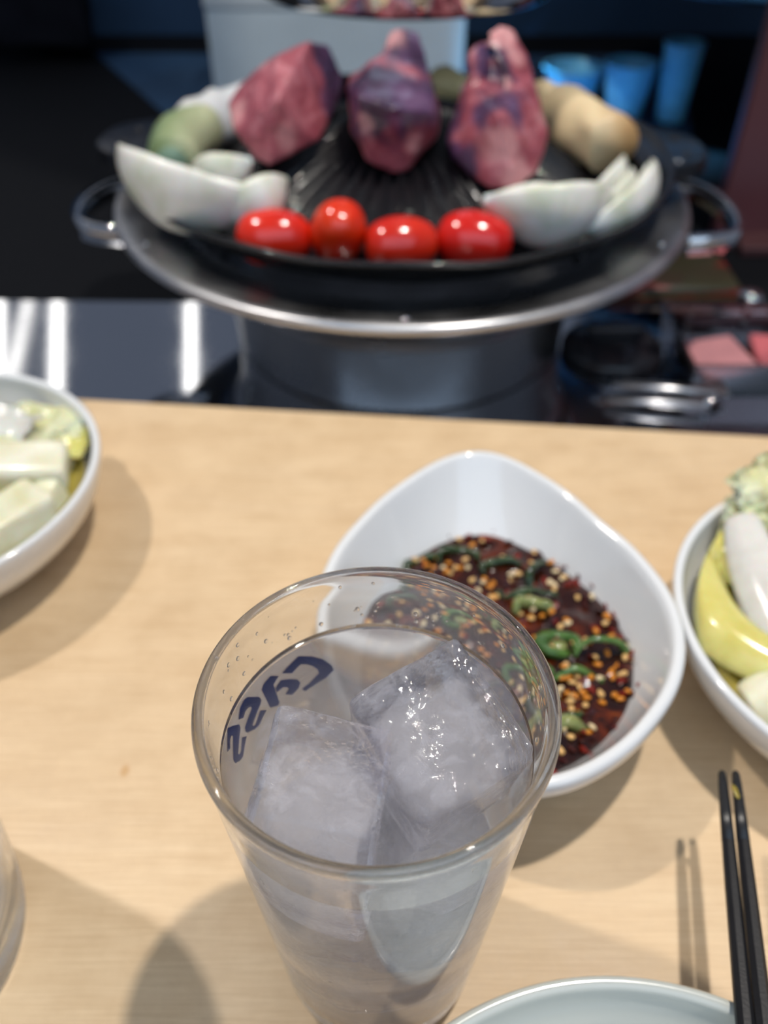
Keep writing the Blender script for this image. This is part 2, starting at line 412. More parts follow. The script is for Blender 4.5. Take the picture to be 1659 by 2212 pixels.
shell('layer', rel(W(268, 325, .385), t), rel(W(575, 430, .335), t), d0, .0255, -62, 64, .0032, t, seed=1)
shell('layer', rel(W(345, 372, .375), t), rel(W(560, 415, .34), t), d0, .0185, -60, 58, .0028, t, seed=2)
shell('layer', rel(W(420, 380, .372), t), rel(W(545, 350, .365), t), (-.4, -.7, -.6), .0125, -75, 70, .0026, t, seed=3)
t = thing('onion_wedge', 'small cupped onion piece between the left wedge and the leftmost tomato', 'onion', (-.050, .345, .088), 'onion wedges on the griddle')
shell('layer', rel(W(470, 455, .337), t), rel(W(618, 385, .352), t), (.25, -.8, -.6), .0150, -80, 80, .003, t, seed=4)
shell('layer', rel(W(500, 435, .343), t), rel(W(600, 395, .355), t), (.25, -.8, -.6), .0085, -80, 80, .003, t, seed=5)
t = thing('onion_wedge', 'white onion wedge right of the tomatoes in front of the right meat', 'onion', (.065, .335, .086), 'onion wedges on the griddle')
d1 = (.35, -.8, -.6)
shell('layer', rel(W(1040, 430, .335), t), rel(W(1320, 420, .358), t), d1, .0215, -66, 62, .0034, t, seed=6)
shell('layer', rel(W(1050, 430, .342), t), rel(W(1220, 425, .352), t), d1, .0130, -75, 66, .003, t, seed=7)
t = thing('onion_wedge', 'pale green skinned onion wedge at the far right of the griddle', 'onion', (.105, .375, .088), 'onion wedges on the griddle')
d2 = (.75, -.55, -.5)
shell('layer', rel(W(1255, 500, .335), t), rel(W(1398, 350, .392), t), d2, .0155, -70, 66, .0032, t, seed=8)
shell('layer', rel(W(1270, 470, .345), t), rel(W(1360, 370, .385), t), d2, .0095, -80, 70, .0028, t, seed=9)
t = thing('onion_wedge', 'translucent onion slice standing behind the right wedges', 'onion', (.09, .38, .088), 'onion wedges on the griddle')
shell('layer', rel(W(1250, 430, .372), t), rel(W(1345, 335, .398), t), (.5, -.6, -.5), .0100, -80, 80, .0026, t, seed=10)
# ------------------------------------------------------------------ leeks / mushroom on the griddle
def leek_mat(name, c0, c1, c2, y0, y1):
    m = M(name); tc = m.node('ShaderNodeTexCoord'); sp = m.node('ShaderNodeSeparateXYZ'); m.l(tc.outputs['Generated'], sp.inputs[0])
    n = m.noise(70, 4); ad = m.node('ShaderNodeMath', operation='MULTIPLY_ADD'); m.l(n, ad.inputs[0]); ad.inputs[1].default_value = .25; m.l(sp.outputs[0], ad.inputs[2])
    m.l(m.ramp(ad.outputs[0], [(y0, c0), ((y0+y1)/2, c1), (y1, c2)]), m.b.inputs['Base Color']); m.set(Roughness=.38, Subsurface_Weight=.15, Subsurface_Scale=.003)
    m.bump(m.noise(30, 3, m.coords((8, 1, 8))), .2, .0005); return m.m
def leek(label, pts, rads, mat, name='leek_segment', hollow=True, grp=None, cat='leek'):
    t = thing(name, label, cat, tuple(pts[len(pts)//2]), grp)
    P = [rel(p, t) for p in pts]
    P2 = [Vector(q) for q in smoothprof([tuple(p) for p in P], 2)]
    rr = list(np.interp(np.linspace(0, 1, len(P2)), np.linspace(0, 1, len(rads)), rads))
    sm_ = tube_mesh('stalk', P2, rr, 20)
    for v in sm_.vertices: v.co += Vector((noise.noise(v.co*70), noise.noise(v.co*70+Vector((9, 0, 0))), noise.noise(v.co*70+Vector((0, 9, 0)))))*(.0012 if hollow else .0034)
    link('stalk', sm_, mat, t)
    if hollow:
        d = (P2[0]-P2[1]).normalized()
        o = link('cut_end', tube_mesh('cut_end', [P2[0]-d*.001, P2[0]+d*.0006], [rr[0]*.62]*2, 16), simple('leek_core', srgb(112, 140, 120), .4), t)
    return t
leek('green-ended leek segment lying behind the left onion wedge', [W(372, 352, .385), W(385, 300, .41), W(440, 280, .43)], [.0115, .0125, .0115], leek_mat('leek_green', srgb(92, 116, 84), srgb(128, 144, 100), srgb(178, 184, 148), .1, .9), grp='leek segments')
leek('white leek segment running back behind the left meat chunk', [W(410, 300, .435), W(480, 268, .465), W(560, 240, .485)], [.0125, .0130, .0125], leek_mat('leek_white', srgb(168, 168, 140), srgb(206, 206, 200), srgb(214, 216, 218), .0, .6), grp='leek segments', hollow=False)
TAN = leek_mat('browned_leek', srgb(214, 190, 148), srgb(224, 203, 162), srgb(190, 150, 100), .2, 1.1)
leek('tan browned chunk at the right side, its ragged end towards the right onion', [W(1195, 250, .462), W(1265, 290, .435), W(1318, 325, .408)], [.013, .0155, .012], TAN, 'grilled_mushroom', False, None, 'mushroom')
leek('smaller tan piece directly behind the right meat chunk', [W(1150, 235, .475), W(1190, 240, .480), W(1225, 262, .470)], [.011, .014, .010], TAN, 'grilled_mushroom', False, None, 'mushroom')
leek('pale yellow food piece at the back of the griddle between two meat chunks', [W(930, 192, .500), W(970, 184, .505), W(1010, 190, .500)], [.008, .0105, .008], simple('yellow_squash', srgb(240, 222, 160), .4, var=.1, scale=80), 'pumpkin_slice', False, None, 'pumpkin')
# ------------------------------------------------------------------ meat
def meat_mat(name, warm=1.0):
    m = M(name); v = m.coords((1, 1, 1.6))
    f = m.noise(34, 6, v, .62, 1.6)
    a = m.ramp(f, [(.25, srgb(122, 52, 62)), (.46, srgb(158, 80, 90)), (.60, srgb(182, 108, 116)), (.76, srgb(216, 164, 166))])
    at = m.node('ShaderNodeAttribute'); at.attribute_name = 'membrane'
    f2 = m.noise(38, 4, v, .5, .4)
    d = m.ramp(f2, [(.3, srgb(44, 22, 44)), (.55, srgb(84, 56, 88)), (.75, srgb(126, 96, 128))])
    c = m.mix(at.outputs['Fac'], a, d)
    af = m.node('ShaderNodeAttribute'); af.attribute_name = 'fat'
    mf = m.node('ShaderNodeMath', operation='MULTIPLY'); m.l(af.outputs['Fac'], mf.inputs[0]); mf.inputs[1].default_value = .6; c = m.mix(mf.outputs[0], c, srgb(222, 164, 162))
    m.l(c, m.b.inputs['Base Color']); m.set(Roughness=.32, Coat_Weight=.4, Coat_Roughness=.15, Subsurface_Weight=.25, Subsurface_Scale=.003)
    m.b.inputs['Subsurface Radius'].default_value = (1, .35, .3)
    m.bump(m.noise(240, 4), .35, .0006); return m.m
MEAT = meat_mat('raw_lamb')
def chunk(label, pieces, membr, fat, seed, amp=.0011):
    """pieces: lists of (u, v, depth); membr/fat: (u, v, depth, radius) patches of sinew and fat"""
    me = blob_mesh('meat_chunk', [[W(*p) for p in q] for q in pieces], .0011, 5, amp, 130, seed)
    for nm, pat in (('membrane', membr), ('fat', fat)):
        at = me.attributes.new(nm, 'FLOAT', 'POINT'); vals = []
        C = [(W(a, b, c), r) for a, b, c, r in pat]
        for v in me.vertices:
            k = 0
            for c, r in C:
                dd = (v.co-c).length/r+.7*noise.noise(v.co*75)+.3*noise.noise(v.co*200)
                k = max(k, min(1, max(0, (1.2-dd)/.5)))
            vals.append(k)
        at.data.foreach_set('value', vals)
    c = sum((v.co for v in me.vertices), Vector())/len(me.vertices)
    for v in me.vertices: v.co -= c
    o = link('meat_chunk', me, MEAT); o.location = c+Vector((0, 0, TZ)); tag(o, label, 'meat', 'raw lamb chunks on the griddle')
chunk('blocky pink raw lamb chunk with a dark purple right face, leftmost of three',
      [[(580, 362, .366), (548, 345, .370), (503, 280, .380), (490, 225, .395), (520, 180, .40), (600, 215, .368), (690, 305, .380), (600, 115, .395), (670, 84, .405), (708, 95, .418), (742, 165, .425), (738, 212, .42), (620, 330, .372), (560, 150, .43), (520, 200, .43), (545, 290, .42), (650, 290, .428), (690, 130, .43)]],
      [(725, 160, .42, .019), (700, 225, .408, .012), (700, 105, .415, .012)], [(630, 300, .37, .006), (505, 240, .385, .006), (560, 110, .40, .006), (640, 180, .37, .005)], 1)
chunk('dark purple topped raw lamb chunk with a pink tip, middle of three',
      [[(745, 185, .395), (752, 165, .41), (800, 132, .392), (845, 112, .405), (925, 150, .40), (950, 235, .385), (945, 300, .382), (880, 372, .368), (850, 374, .366), (790, 350, .368), (755, 290, .378), (770, 205, .366), (860, 235, .358), (935, 240, .368), (765, 220, .425), (935, 200, .43), (860, 300, .42), (915, 140, .425)],
       [(820, 130, .40), (845, 70, .412), (870, 58, .420), (905, 70, .420), (925, 150, .41), (870, 150, .395), (880, 110, .425), (840, 150, .425)]],
      [(850, 185, .375, .021), (780, 215, .372, .013), (905, 120, .405, .015), (920, 200, .375, .016)], [(845, 75, .41, .006), (780, 270, .366, .004), (900, 310, .365, .005), (815, 335, .36, .004)], 2)
chunk('pink and white raw lamb chunk standing highest, rightmost of three',
      [[(1000, 190, .40), (1165, 230, .388), (1183, 300, .380), (1165, 380, .362), (1110, 418, .352), (1050, 412, .354), (975, 350, .370), (962, 310, .380), (1010, 180, .392), (1080, 260, .358), (1150, 165, .40), (1020, 240, .43), (1150, 230, .43), (1000, 300, .42), (1120, 350, .412)],
       [(1012, 125, .392), (1035, 95, .398), (1060, 90, .40), (1040, 220, .385), (1010, 200, .39), (1030, 160, .42)],
       [(1050, 75, .405), (1078, 56, .408), (1110, 72, .408), (1150, 160, .402), (1165, 235, .392), (1100, 220, .378), (1080, 150, .39), (1100, 160, .43)],
       [(1030, 150, .396), (1100, 110, .400), (1070, 230, .385), (1130, 200, .400), (1060, 130, .42), (1120, 250, .41), (1030, 220, .41)]],
      [(1075, 235, .37, .013), (975, 290, .385, .014), (1075, 140, .39, .009), (990, 360, .37, .012), (1050, 190, .378, .008)],
      [(1085, 320, .357, .008), (1120, 395, .355, .009), (1085, 75, .405, .007), (1165, 270, .382, .005), (1115, 130, .398, .004), (1100, 180, .384, .003)], 3)
# ================================================================== CHROME HOOD and things behind
hd = thing('exhaust_hood', 'mirror-polished steel exhaust hood end hanging above the griddle', 'hood', (.0115, .512, .1405))
hp = smoothprof([(.071, .006), (.0715, .001), (.0735, -.0002), (.0757, .0006), (.0766, .0030), (.0770, .007), (.0774, .012), (.0779, .022), (.0785, .050), (.0780, .075), (.06, .10), (.055, .14), (.055, .60)], 2)
link('bell', lathe_mesh('hood_bell', hp, 128), CHROME, hd)
o = link('intake_grille', lathe_mesh('intake_grille', [(0, .010), (.05, .010), (.071, .008), (.071, .006), (0, .007)], 48), IRON, hd)
h2 = thing('exhaust_hood', 'wide glossy black hood hanging at the upper right', 'hood', (.325, .79, .112))
link('bell', lathe_mesh('hood_shade', smoothprof([(.19, .006), (.196, .0), (.204, .001), (.207, .006), (.206, .020), (.17, .045), (.08, .07), (.06, .10), (.06, .60)], 2), 128), simple('glossy_black_enamel', (.02, .022, .03, 1), .12, coat=.5), h2)
link('trim_ring', lathe_mesh('hood_trim', [(.2055, .012), (.209, .012), (.210, .016), (.209, .021), (.2055, .021), (.2055, .012)], 128), CHROME, h2)
bx = thing('tissue_box', 'pale blue-grey plain box standing behind the griddle', 'box', (-.0395, .83, 0))
link('carton', box_mesh('carton', .214, .07, .075, .002, c=(0, 0, .0365)), simple('pale_grey_card', srgb(176, 190, 198), .7, var=.06, scale=15), bx)
link('lid', box_mesh('lid', .216, .072, .012, .002, c=(0, 0, .0795)), simple('pale_grey_lid', srgb(174, 184, 190), .7), bx)
def cup(label, x, y, r0, r1, h, grp='blue-lit cups on the back counter'):
    m = simple('blue_translucent_plastic', srgb(120, 205, 250), .35, var=.15, scale=90, sss=.2)
    t = thing('cup', label, 'cup', (x, y, -.002), grp)
    pr = smoothprof([(0, 0), (r0*.9, 0), (r0, .002), ((r0+r1)/2*1.02, h*.5), (r1, h-.001), (r1-.0008, h), (r1-.002, h-.001), (r0-.001, .004), (0, .004)], 1)
    link('wall', lathe_mesh('cup_wall', pr, 40), m, t)
    link('rim', lathe_mesh('cup_rim', [(r1, h-.002), (r1+.0012, h-.001), (r1+.0012, h+.0004), (r1-.0016, h+.0004), (r1-.002, h-.002)], 40, closed=True), m, t)
cup('wide short blue cup behind the griddle, nearest the meat', .163, .80, .017, .026, .032)
cup('rounded blue cup between the short and the tall blue cup', .202, .765, .014, .0205, .044)
cup('tall narrow blue cup, rightmost of the three blue cups', .240, .758, .0115, .0155, .060)
l = bpy.data.lights.new('blue_cup_fill', 'SPOT'); l.energy = 300; l.color = (.16, .60, 1); l.shadow_soft_size = .03; l.spot_size = math.radians(24); l.spot_blend = .5  # added narrow blue spot, aimed to make the cups glow
lo = bpy.data.objects.new('blue_cup_fill', l); S.collection.objects.link(lo); lo.location = (.12, .34, TZ+.70); lo.rotation_euler = (Vector((.275, .95, TZ-.01))-lo.location).to_track_quat('-Z', 'Y').to_euler()
# black bag, far left
bag = blob_mesh('bag', [[W(-60, -90, .93), W(165, -90, .93), W(185, 60, .93), W(205, 118, .93), W(-60, 118, .93), W(-60, -90, 1.03), W(170, -90, 1.03), W(190, 60, 1.03), W(200, 100, 1.03)]], .006, 4, .006, 25, 3)
o = link('bag', bag, simple('black_cloth', (.006, .0065, .010, 1), .9, var=.3, scale=30, spec=.1)); o.location = (0, 0, TZ+.003)
tag(o, 'black cloth bag slumped at the far left corner of the back counter', 'bag')
def gz(u, v, z=0):
    a = (u-829.5)/FPX; b = -(v-1106)/FPX; c, s_ = math.cos(PITCH), math.sin(PITCH); r = (a, c+b*s_, -s_+b*c); k = (z-CH)/r[2]; return (r[0]*k, r[1]*k)
mt = thing('blue_area_sheet', 'added dark navy blue sheet on the back counter behind the griddle', 'mat')  # made-up flat sheet that carries the dark blue area of the counter
mo = link('sheet', prism('sheet', [gz(205, 112), gz(410, 290), gz(700, 400), gz(1200, 420), gz(1500, 330), gz(1480, 118)], -.0021, -.0006), simple('navy_sheet', srgb(26, 54, 82), .6, var=.25, scale=12), mt)
# maroon screen at the right
ms = thing('partition_board', 'dull maroon upright board at the right edge behind the counter', 'board', (.36, .53, 0))
link('board', box_mesh('board', .30, .012, .42, .002, c=(0, 0, .208)), simple('maroon_vinyl', srgb(92, 52, 56), .35, var=.12, scale=12), ms)
link('foot', box_mesh('foot', .28, .06, .006, .001, c=(0, .0, .001)), simple('maroon_foot', srgb(70, 40, 42), .5), ms)
# packet
pk = M('printed_packet'); cc = pk.coords(kind='Generated'); vo = pk.node('ShaderNodeTexVoronoi'); vo.inputs['Scale'].default_value = 2.2; pk.l(cc, vo.inputs['Vector'])
sx = pk.node('ShaderNodeSeparateColor'); pk.l(vo.outputs['Color'], sx.inputs[0])
pk.l(pk.ramp(sx.outputs[0], [(.0, srgb(110, 30, 22)), (.45, srgb(120, 38, 28)), (.55, srgb(52, 66, 42)), (.9, srgb(56, 44, 30))]), pk.b.inputs['Base Color']); pk.set(Roughness=.35)
t = thing('snack_packet', 'dark red and green printed packet lying behind the cooker at right', 'packet', (.165, .468, 0))
link('pouch', box_mesh('pouch', .075, .05, .008, .003, 3, c=(0, 0, .0025)), pk.m, t)
link('seal', box_mesh('seal', .075, .005, .001, 0, c=(0, -.0272, .001)), pk.m, t)
# black lid
t = thing('burner_knob', 'low black round knob on the steel counter right of the cooker', 'knob', (.1175, .3865, -.0012))
link('dial', lathe_mesh('dial', smoothprof([(0, 0), (.025, 0), (.0262, .002), (.025, .006), (.018, .0095), (.008, .011), (0, .011)], 2), 64), simple('glossy_black_plastic', (.012, .012, .015, 1), .18), t)
link('grip', box_mesh('grip', .028, .006, .006, .0015, 3, c=(0, 0, .013)), simple('grip_black', (.02, .02, .024, 1), .2), t)
# plastic tray with pink packs
t = thing('plastic_tray', 'clear plastic tray at the right end of the steel counter', 'tray', (.190, .375, -.0012))
fm = film('clear_plastic', (.80, .76, .76, 1), 1.5, rough=.06).m
def open_box(name, sx, sy, h, th):
    o1 = [(-sx, -sy), (sx, -sy), (sx, sy), (-sx, sy)]; i1 = [(a*(1-th/sx), b*(1-th/sy)) for a, b in o1]
    fl_ = 1.04
    v = [(a, b, 0) for a, b in o1]+[(a*fl_, b*fl_, h) for a, b in o1]+[(a*fl_, b*fl_, h) for a, b in i1]+[(a, b, th) for a, b in i1]
    f = [(3, 2, 1, 0), (12, 13, 14, 15)]
    for r in (0, 4, 8):
        for i in range(4): f.append((r+i, r+(i+1) % 4, r+4+(i+1) % 4, r+4+i))
    return mesh(name, v, f, False)
link('shell', open_box('tray_shell', .043, .029, .018, .0012), fm, t)
link('rim', tube_mesh('tray_rim', [(-.045, -.0305, .018), (.045, -.0305, .018), (.045, .0305, .018), (-.045, .0305, .018)], .0011, 8, True), fm, t)
PINK = simple('pink_paper', srgb(206, 140, 142), .6, var=.1, scale=60)
for lab, x, y, rz, s in (('pale pink paper sachet lying left inside the clear tray', .168, .372, 12, 1), ('deeper pink paper sachet lying right inside the clear tray', .203, .374, -8, 1.05)):
    me = box_mesh('paper_sachet', .030*s, .034*s, .005, .0015, 3)
    for v in me.vertices: v.co.z += .0012*noise.noise(v.co*80+Vector((x*90, 0, 0)))
    o = link('paper_sachet', me, PINK if s == 1 else simple('rose_paper', srgb(190, 96, 102), .6, var=.1)); o.location = (x, y, TZ+.0035); o.rotation_euler = (0, 0, math.radians(rz)); tag(o, lab, 'sachet', 'pink sachets in the tray')
# bright bars added in place of lamp reflections on the steel
t = thing('streak_bars', 'bright steel bars added beyond the table edge in place of lamp reflections', 'bars', (.132, .3425, -.0012))
sec = [(-1.5, -.35), (1.5, -.35), (1.5, .35), (-1.5, .35)]
STREAK = steel('streak_steel', (.92, .92, .94, 1), .36)
def bar(name, a, b, wd):
    return link(name, tube_mesh(name, [Vector(a), (Vector(a)+Vector(b))/2+Vector((0, 0, .0006)), Vector(b)], wd, sec=sec), STREAK, t)
bar('streak_bar', (-.021, .0095, .0035), (.032, .0005, .0045), .0018)
bar('streak_bar', (-.026, -.0035, .0035), (.020, -.0095, .0045), .0018)
link('cross_bar', tube_mesh('cross_bar', [(.018, -.0088, .004), (.024, -.005, .005), (.030, .0002, .004)], .0016, 10), CHROME, t)
# chrome valve at far right
t = thing('gas_valve', 'small chrome valve behind the clear tray at the right', 'valve', (.196, .418, -.0012))
link('stem', tube_mesh('stem', [(0, 0, 0), (0, 0, .012)], .003, 14), CHROME, t)
link('cap', lathe_mesh('valve_cap', smoothprof([(0, .011), (.006, .011), (.007, .014), (.006, .018), (0, .019)], 2), 24), CHROME, t)
link('pipe', tube_mesh('pipe', [(-.03, .0, .005), (.05, .002, .005)], .0028, 12), CHROME, t)
# ceiling tube lights whose images lie on the steel
def tube_light(label, x0, y0, x1, y1, wd, strength, z=1.7):
    t = thing('ceiling_tube_light', label, 'lamp', (x0, y0, z), 'linear ceiling lights')
    m = M('tube_glow'); m.set(Base_Color=(0, 0, 0, 1)); m.b.inputs['Emission Color'].default_value = (1, .95, .88, 1); m.b.inputs['Emission Strength'].default_value = strength
    d = Vector((x1-x0, y1-y0, 0))
    link('tube', tube_mesh('tube', [Vector((0, 0, 0)), d], wd/2, 14), m.m, t)
    link('housing', tube_mesh('housing', [Vector((0, 0, wd*.9)), d+Vector((0, 0, wd*.9))], wd/2, sec=[(-1, -.6), (1, -.6), (1, .6), (-1, .6)]), simple('white_housing', (.7, .7, .7, 1), .5), t)
DROP0 = -.04652
def refl(u, v, z):                              # where the ceiling meets the mirror ray over the steel
    a = (u-829.5)/FPX; b = -(v-1106)/FPX; c, s = math.cos(PITCH), math.sin(PITCH)
    r = (a, c+b*s, -s+b*c); zs_ = DROP0-.0014; k = (CH+z-2*zs_)/-r[2]; return r[0]*k, r[1]*k
for lab, u, du, wd, st in (('linear ceiling light nearest the cooker of four', 412, 0, .040, 5), ('linear ceiling light second from the cooker', 124, -4, .042, 5), ('slanting linear ceiling light between two straight ones', 66, -60, .038, 3), ('linear ceiling light farthest left', -2, -6, .04, 5)):
    a = refl(u, 625, 1.7); b = refl(u+du, 900, 1.7)
    tube_light(lab, a[0], a[1], b[0], b[1], wd, st)
# ------------------------------------------------------------------ enlarge the counter area about the camera point, its view unchanged
# (33 cm cooker) and lower it so that this point stays fixed, 4.65 cm under the birch table top
AREA = 1.2; DROP = -0.04652
for n_, dz_ in (('leek_segment.001', .0035), ('grilled_mushroom', .002), ('onion_wedge', .0015), ('onion_wedge.002', .0012), ('onion_wedge.003', .0012), ('meat_chunk.002', .0015)):
    bpy.data.objects[n_].location.z += dz_           # rest on the iron rather than in it
done = set()
for o in [q for q in S.collection.objects if q.type in ('MESH', 'EMPTY') and q.name not in SETTING_NAMES and not q.name.startswith('ceiling_tube')]:
    root = o
    while root.parent: root = root.parent
    if root.name in SETTING_NAMES or root.name.startswith('ceiling_tube'): continue
    if o.type == 'MESH' and o.data not in done:
        o.data.transform(Matrix.Scale(AREA, 4)); done.add(o.data)
    for m_ in o.modifiers:
        if m_.type == 'BEVEL': m_.width *= AREA
    if o.parent: o.location = o.location*AREA
    else: o.location = Vector((o.location.x*AREA, o.location.y*AREA, (o.location.z-TZ)*AREA+TZ+DROP))
# ================================================================== BOWLS
def bowl(name, label, c, R, h, foot, mat, cat='bowl', th=.0032, grp=None):
    t = thing(name, label, cat, (c[0], c[1], 0), grp)
    pr = [(0, .0022), (foot-.004, .0022), (foot-.0035, .0001), (foot, .0001), (foot+.0008, .003)]
    for k in np.linspace(.08, 1, 12): pr.append((foot+(R-foot)*math.sin(k*math.pi/2)**.85, .003+(h-.003)*(1-math.cos(k*math.pi/2))**.95))
    pr[-1] = (R, h-.0012); pr += [(R-.0006, h-.0002), (R-th/2, h), (R-th+.0004, h-.0006)]
    for k in np.linspace(1, .0, 12): pr.append(((foot-.002)*(k > -1)*1.0+(R-th-foot+.002)*math.sin(k*math.pi/2)**.85, .0062+(h-.0075)*(1-math.cos(k*math.pi/2))**.95))
    pr.append((0, .0058))
    link('vessel', lathe_mesh(name, smoothprof(pr, 1), 128), mat, t)
    link('foot_ring', lathe_mesh('foot_ring', [(foot-.004, .0003), (foot+.0006, .0002), (foot+.001, .0030), (foot-.004, .0030)], 96, closed=True), mat, t)
    return t
bowl('side_bowl', 'white porcelain bowl of pickles cut by the left edge of the photo', (-.1755, .2450), .0690, .0345, .034, PORC, grp='white pickle bowls')
bowl('side_bowl', 'white porcelain bowl of yellow cabbage pickle at the right edge', (.1600, .1750), .0685, .0320, .034, PORC, grp='white pickle bowls')
bowl('rice_plate', 'pale celadon shallow bowl under the black chopsticks at bottom right', (.0497, .003), .0716, .0275, .036, CELADON)
# brine inside the two pickle bowls
def disc(name, R, z, mat, c, label, cat, amp=.0006):
    vs = [(0, 0, 0)]; fs = []; n = 64; rr = [R*k/10 for k in range(1, 11)]
    for r in rr:
        for i in range(n): a = 2*math.pi*i/n; vs.append((r*math.cos(a), r*math.sin(a), amp*noise.noise(Vector((r*math.cos(a)*60, r*math.sin(a)*60, c[0]*9)))))
    for i in range(n): fs.append((0, 1+i, 1+(i+1) % n))
    for k in range(9):
        for i in range(n): a = 1+k*n; fs.append((a+i, a+n+i, a+n+(i+1) % n, a+(i+1) % n))
    # underside to give the liquid a body
    off = len(vs); vs.append((0, 0, -.010))
    for i in range(n): a = 2*math.pi*i/n; vs.append((R*.66*math.cos(a), R*.66*math.sin(a), -.009))
    for i in range(n):
        fs.append((off, off+1+(i+1) % n, off+1+i)); a = 1+9*n; fs.append((a+i, off+1+i, off+1+(i+1) % n, a+(i+1) % n))
    o = link(name, mesh(name, vs, fs), mat); o.location = (c[0], c[1], TZ+z); return tag(o, label, cat)
BRINE = simple('pickle_brine', srgb(176, 160, 72), .1, var=.15, scale=40, sss=.2)
disc('pickle_brine', .0610, .0232, BRINE, (-.1755, .2450), 'olive-yellow brine filling the left pickle bowl', 'brine')
disc('pickle_brine', .0560, .0170, BRINE, (.1600, .1750), 'olive-yellow brine low in the right pickle bowl', 'brine')
def pickle_mat(name, c1, c2, sss=.4):
    m = M(name); f = m.noise(50, 4, None, .6, .5)
    m.l(m.ramp(f, [(.3, c1), (.7, c2)]), m.b.inputs['Base Color']); m.set(Roughness=.22, Subsurface_Weight=sss, Subsurface_Scale=.005, Coat_Weight=.3)
    m.bump(m.noise(160, 3), .2, .0005); return m.m
RAD = pickle_mat('pickled_radish', srgb(214, 210, 166), srgb(236, 234, 214))
CAB = pickle_mat('pale_cabbage', srgb(206, 200, 140), srgb(232, 230, 206))
YEL = pickle_mat('yellow_cabbage', srgb(204, 192, 96), srgb(226, 218, 140))
WHT = pickle_mat('white_cabbage_rib', srgb(206, 202, 192), srgb(228, 226, 220))
def stick(label, a, b, wd, ht, mat=RAD, seed=0, grp='pickled radish sticks in the left bowl'):
    a, b = Vector(a), Vector(b); c = (a+b)/2; L = (b-a).length
    bm = bmesh.new(); bmesh.ops.create_cube(bm, size=1)
    for v in bm.verts: v.co = Vector((v.co.x*L, v.co.y*wd, v.co.z*ht))
    bmesh.ops.bevel(bm, geom=bm.edges[:], offset=min(wd, ht)*.36, segments=4, affect='EDGES', profile=.6)
    bmesh.ops.subdivide_edges(bm, edges=bm.edges[:], cuts=2, use_grid_fill=True)
    for v in bm.verts: v.co += Vector((noise.noise(v.co*60+Vector((seed*7, 0, 0))), noise.noise(v.co*60+Vector((0, seed*7, 0))), noise.noise(v.co*60+Vector((0, 0, seed*7)))))*.0036
    me = bpy.data.meshes.new('radish_stick'); bm.to_mesh(me); bm.free(); me.polygons.foreach_set('use_smooth', [True]*len(me.polygons))
    o = link('radish_stick', me, mat); o.location = c+Vector((0, 0, TZ)); o.rotation_euler = (b-a).to_track_quat('X', 'Z').to_euler(); return tag(o, label, 'pickle', grp)
stick('long white radish stick lying straight across the left bowl', (-.212, .2550, .0290), (-.1195, .2530, .0290), .0195, .013, seed=1)
stick('short radish stick slanting down by the front rim of the left bowl', (-.1500, .2080, .0275), (-.1230, .2360, .0290), .020, .014, seed=2)
stick('small radish piece touching the right wall beside the long stick', (-.1300, .2420, .0255), (-.1180, .2380, .0275), .012, .010, seed=6)
stick('radish stick left of the slanting one at the front of the left bowl', (-.1800, .2340, .0280), (-.1480, .2180, .0280), .021, .014, seed=3)
stick('radish stick half sunk at the very front of the left bowl', (-.1950, .2120, .0260), (-.1580, .1990, .0265), .019, .013, seed=4)
stick('radish stick near the back rim of the left bowl', (-.200, .2900, .0255), (-.165, .2960, .0255), .014, .012, seed=5)
def leaf(name, label, c, sx, sy, mat, seed, amp=.006, tilt=(0, 0, 0), freq=70, th=.0012, grp=None, curl=0, cat='pickle'):
    n = 34; vs = []; fs = []
    for lay in (1, -1):
        for j in range(n+1):
            for i in range(n+1):
                x = (i/n-.5)*sx; y = (j/n-.5)*sy
                edge = 1+.14*noise.noise(Vector((math.atan2(y, x)*2, seed, 0)))
                k = 1
                rr = math.hypot(x/sx*2, y/sy*2)
                x *= edge*(.86 if rr > 1 else 1); y *= edge*(.86 if rr > 1 else 1)
                z = amp*noise.noise(Vector((x*freq, y*freq, seed*3.7)))+amp*.5*noise.noise(Vector((x*freq*2.4, y*freq*2.4, seed)))*rr+curl*(x/sx*2)**2
                vs.append((x, y, z+lay*th/2))
    k = n+1; off = k*k
    for j in range(n):
        for i in range(n):
            a = j*k+i; fs.append((a, a+1, a+k+1, a+k)); fs.append((off+a, off+a+k, off+a+k+1, off+a+1))
    for i in range(n):
        fs += [(i, off+i, off+i+1, i+1), (n*k+i, n*k+i+1, off+n*k+i+1, off+n*k+i), (i*k, i*k+k, off+i*k+k, off+i*k), (i*k+n, off+i*k+n, off+i*k+k+n, i*k+k+n)]
    o = link(name, mesh(name, vs, fs), mat); o.location = (c[0], c[1], TZ+c[2]); o.rotation_euler = [math.radians(q) for q in tilt]
    return tag(o, label, cat, grp)
g_ = 'cabbage pieces in the left bowl'
leaf('cabbage_leaf', 'crinkled pale cabbage leaf behind the long radish stick', (-.150, .2790, .0300), .062, .036, CAB, 1, .006, (-8, 6, 20), grp=g_)
leaf('cabbage_leaf', 'translucent whitish cabbage piece lying on the crinkled leaf', (-.150, .2760, .0330), .026, .020, WHT, 2, .0035, (10, 0, -15), grp=g_)
leaf('cabbage_leaf', 'yellowish cabbage shred against the right wall of the left bowl', (-.127, .2700, .0270), .022, .026, YEL, 3, .004, (0, -18, 0), grp=g_)
leaf('cabbage_leaf', 'cabbage leaf at the back left of the left bowl', (-.185, .2800, .0275), .040, .034, CAB, 4, .006, (0, 5, 0), grp=g_)
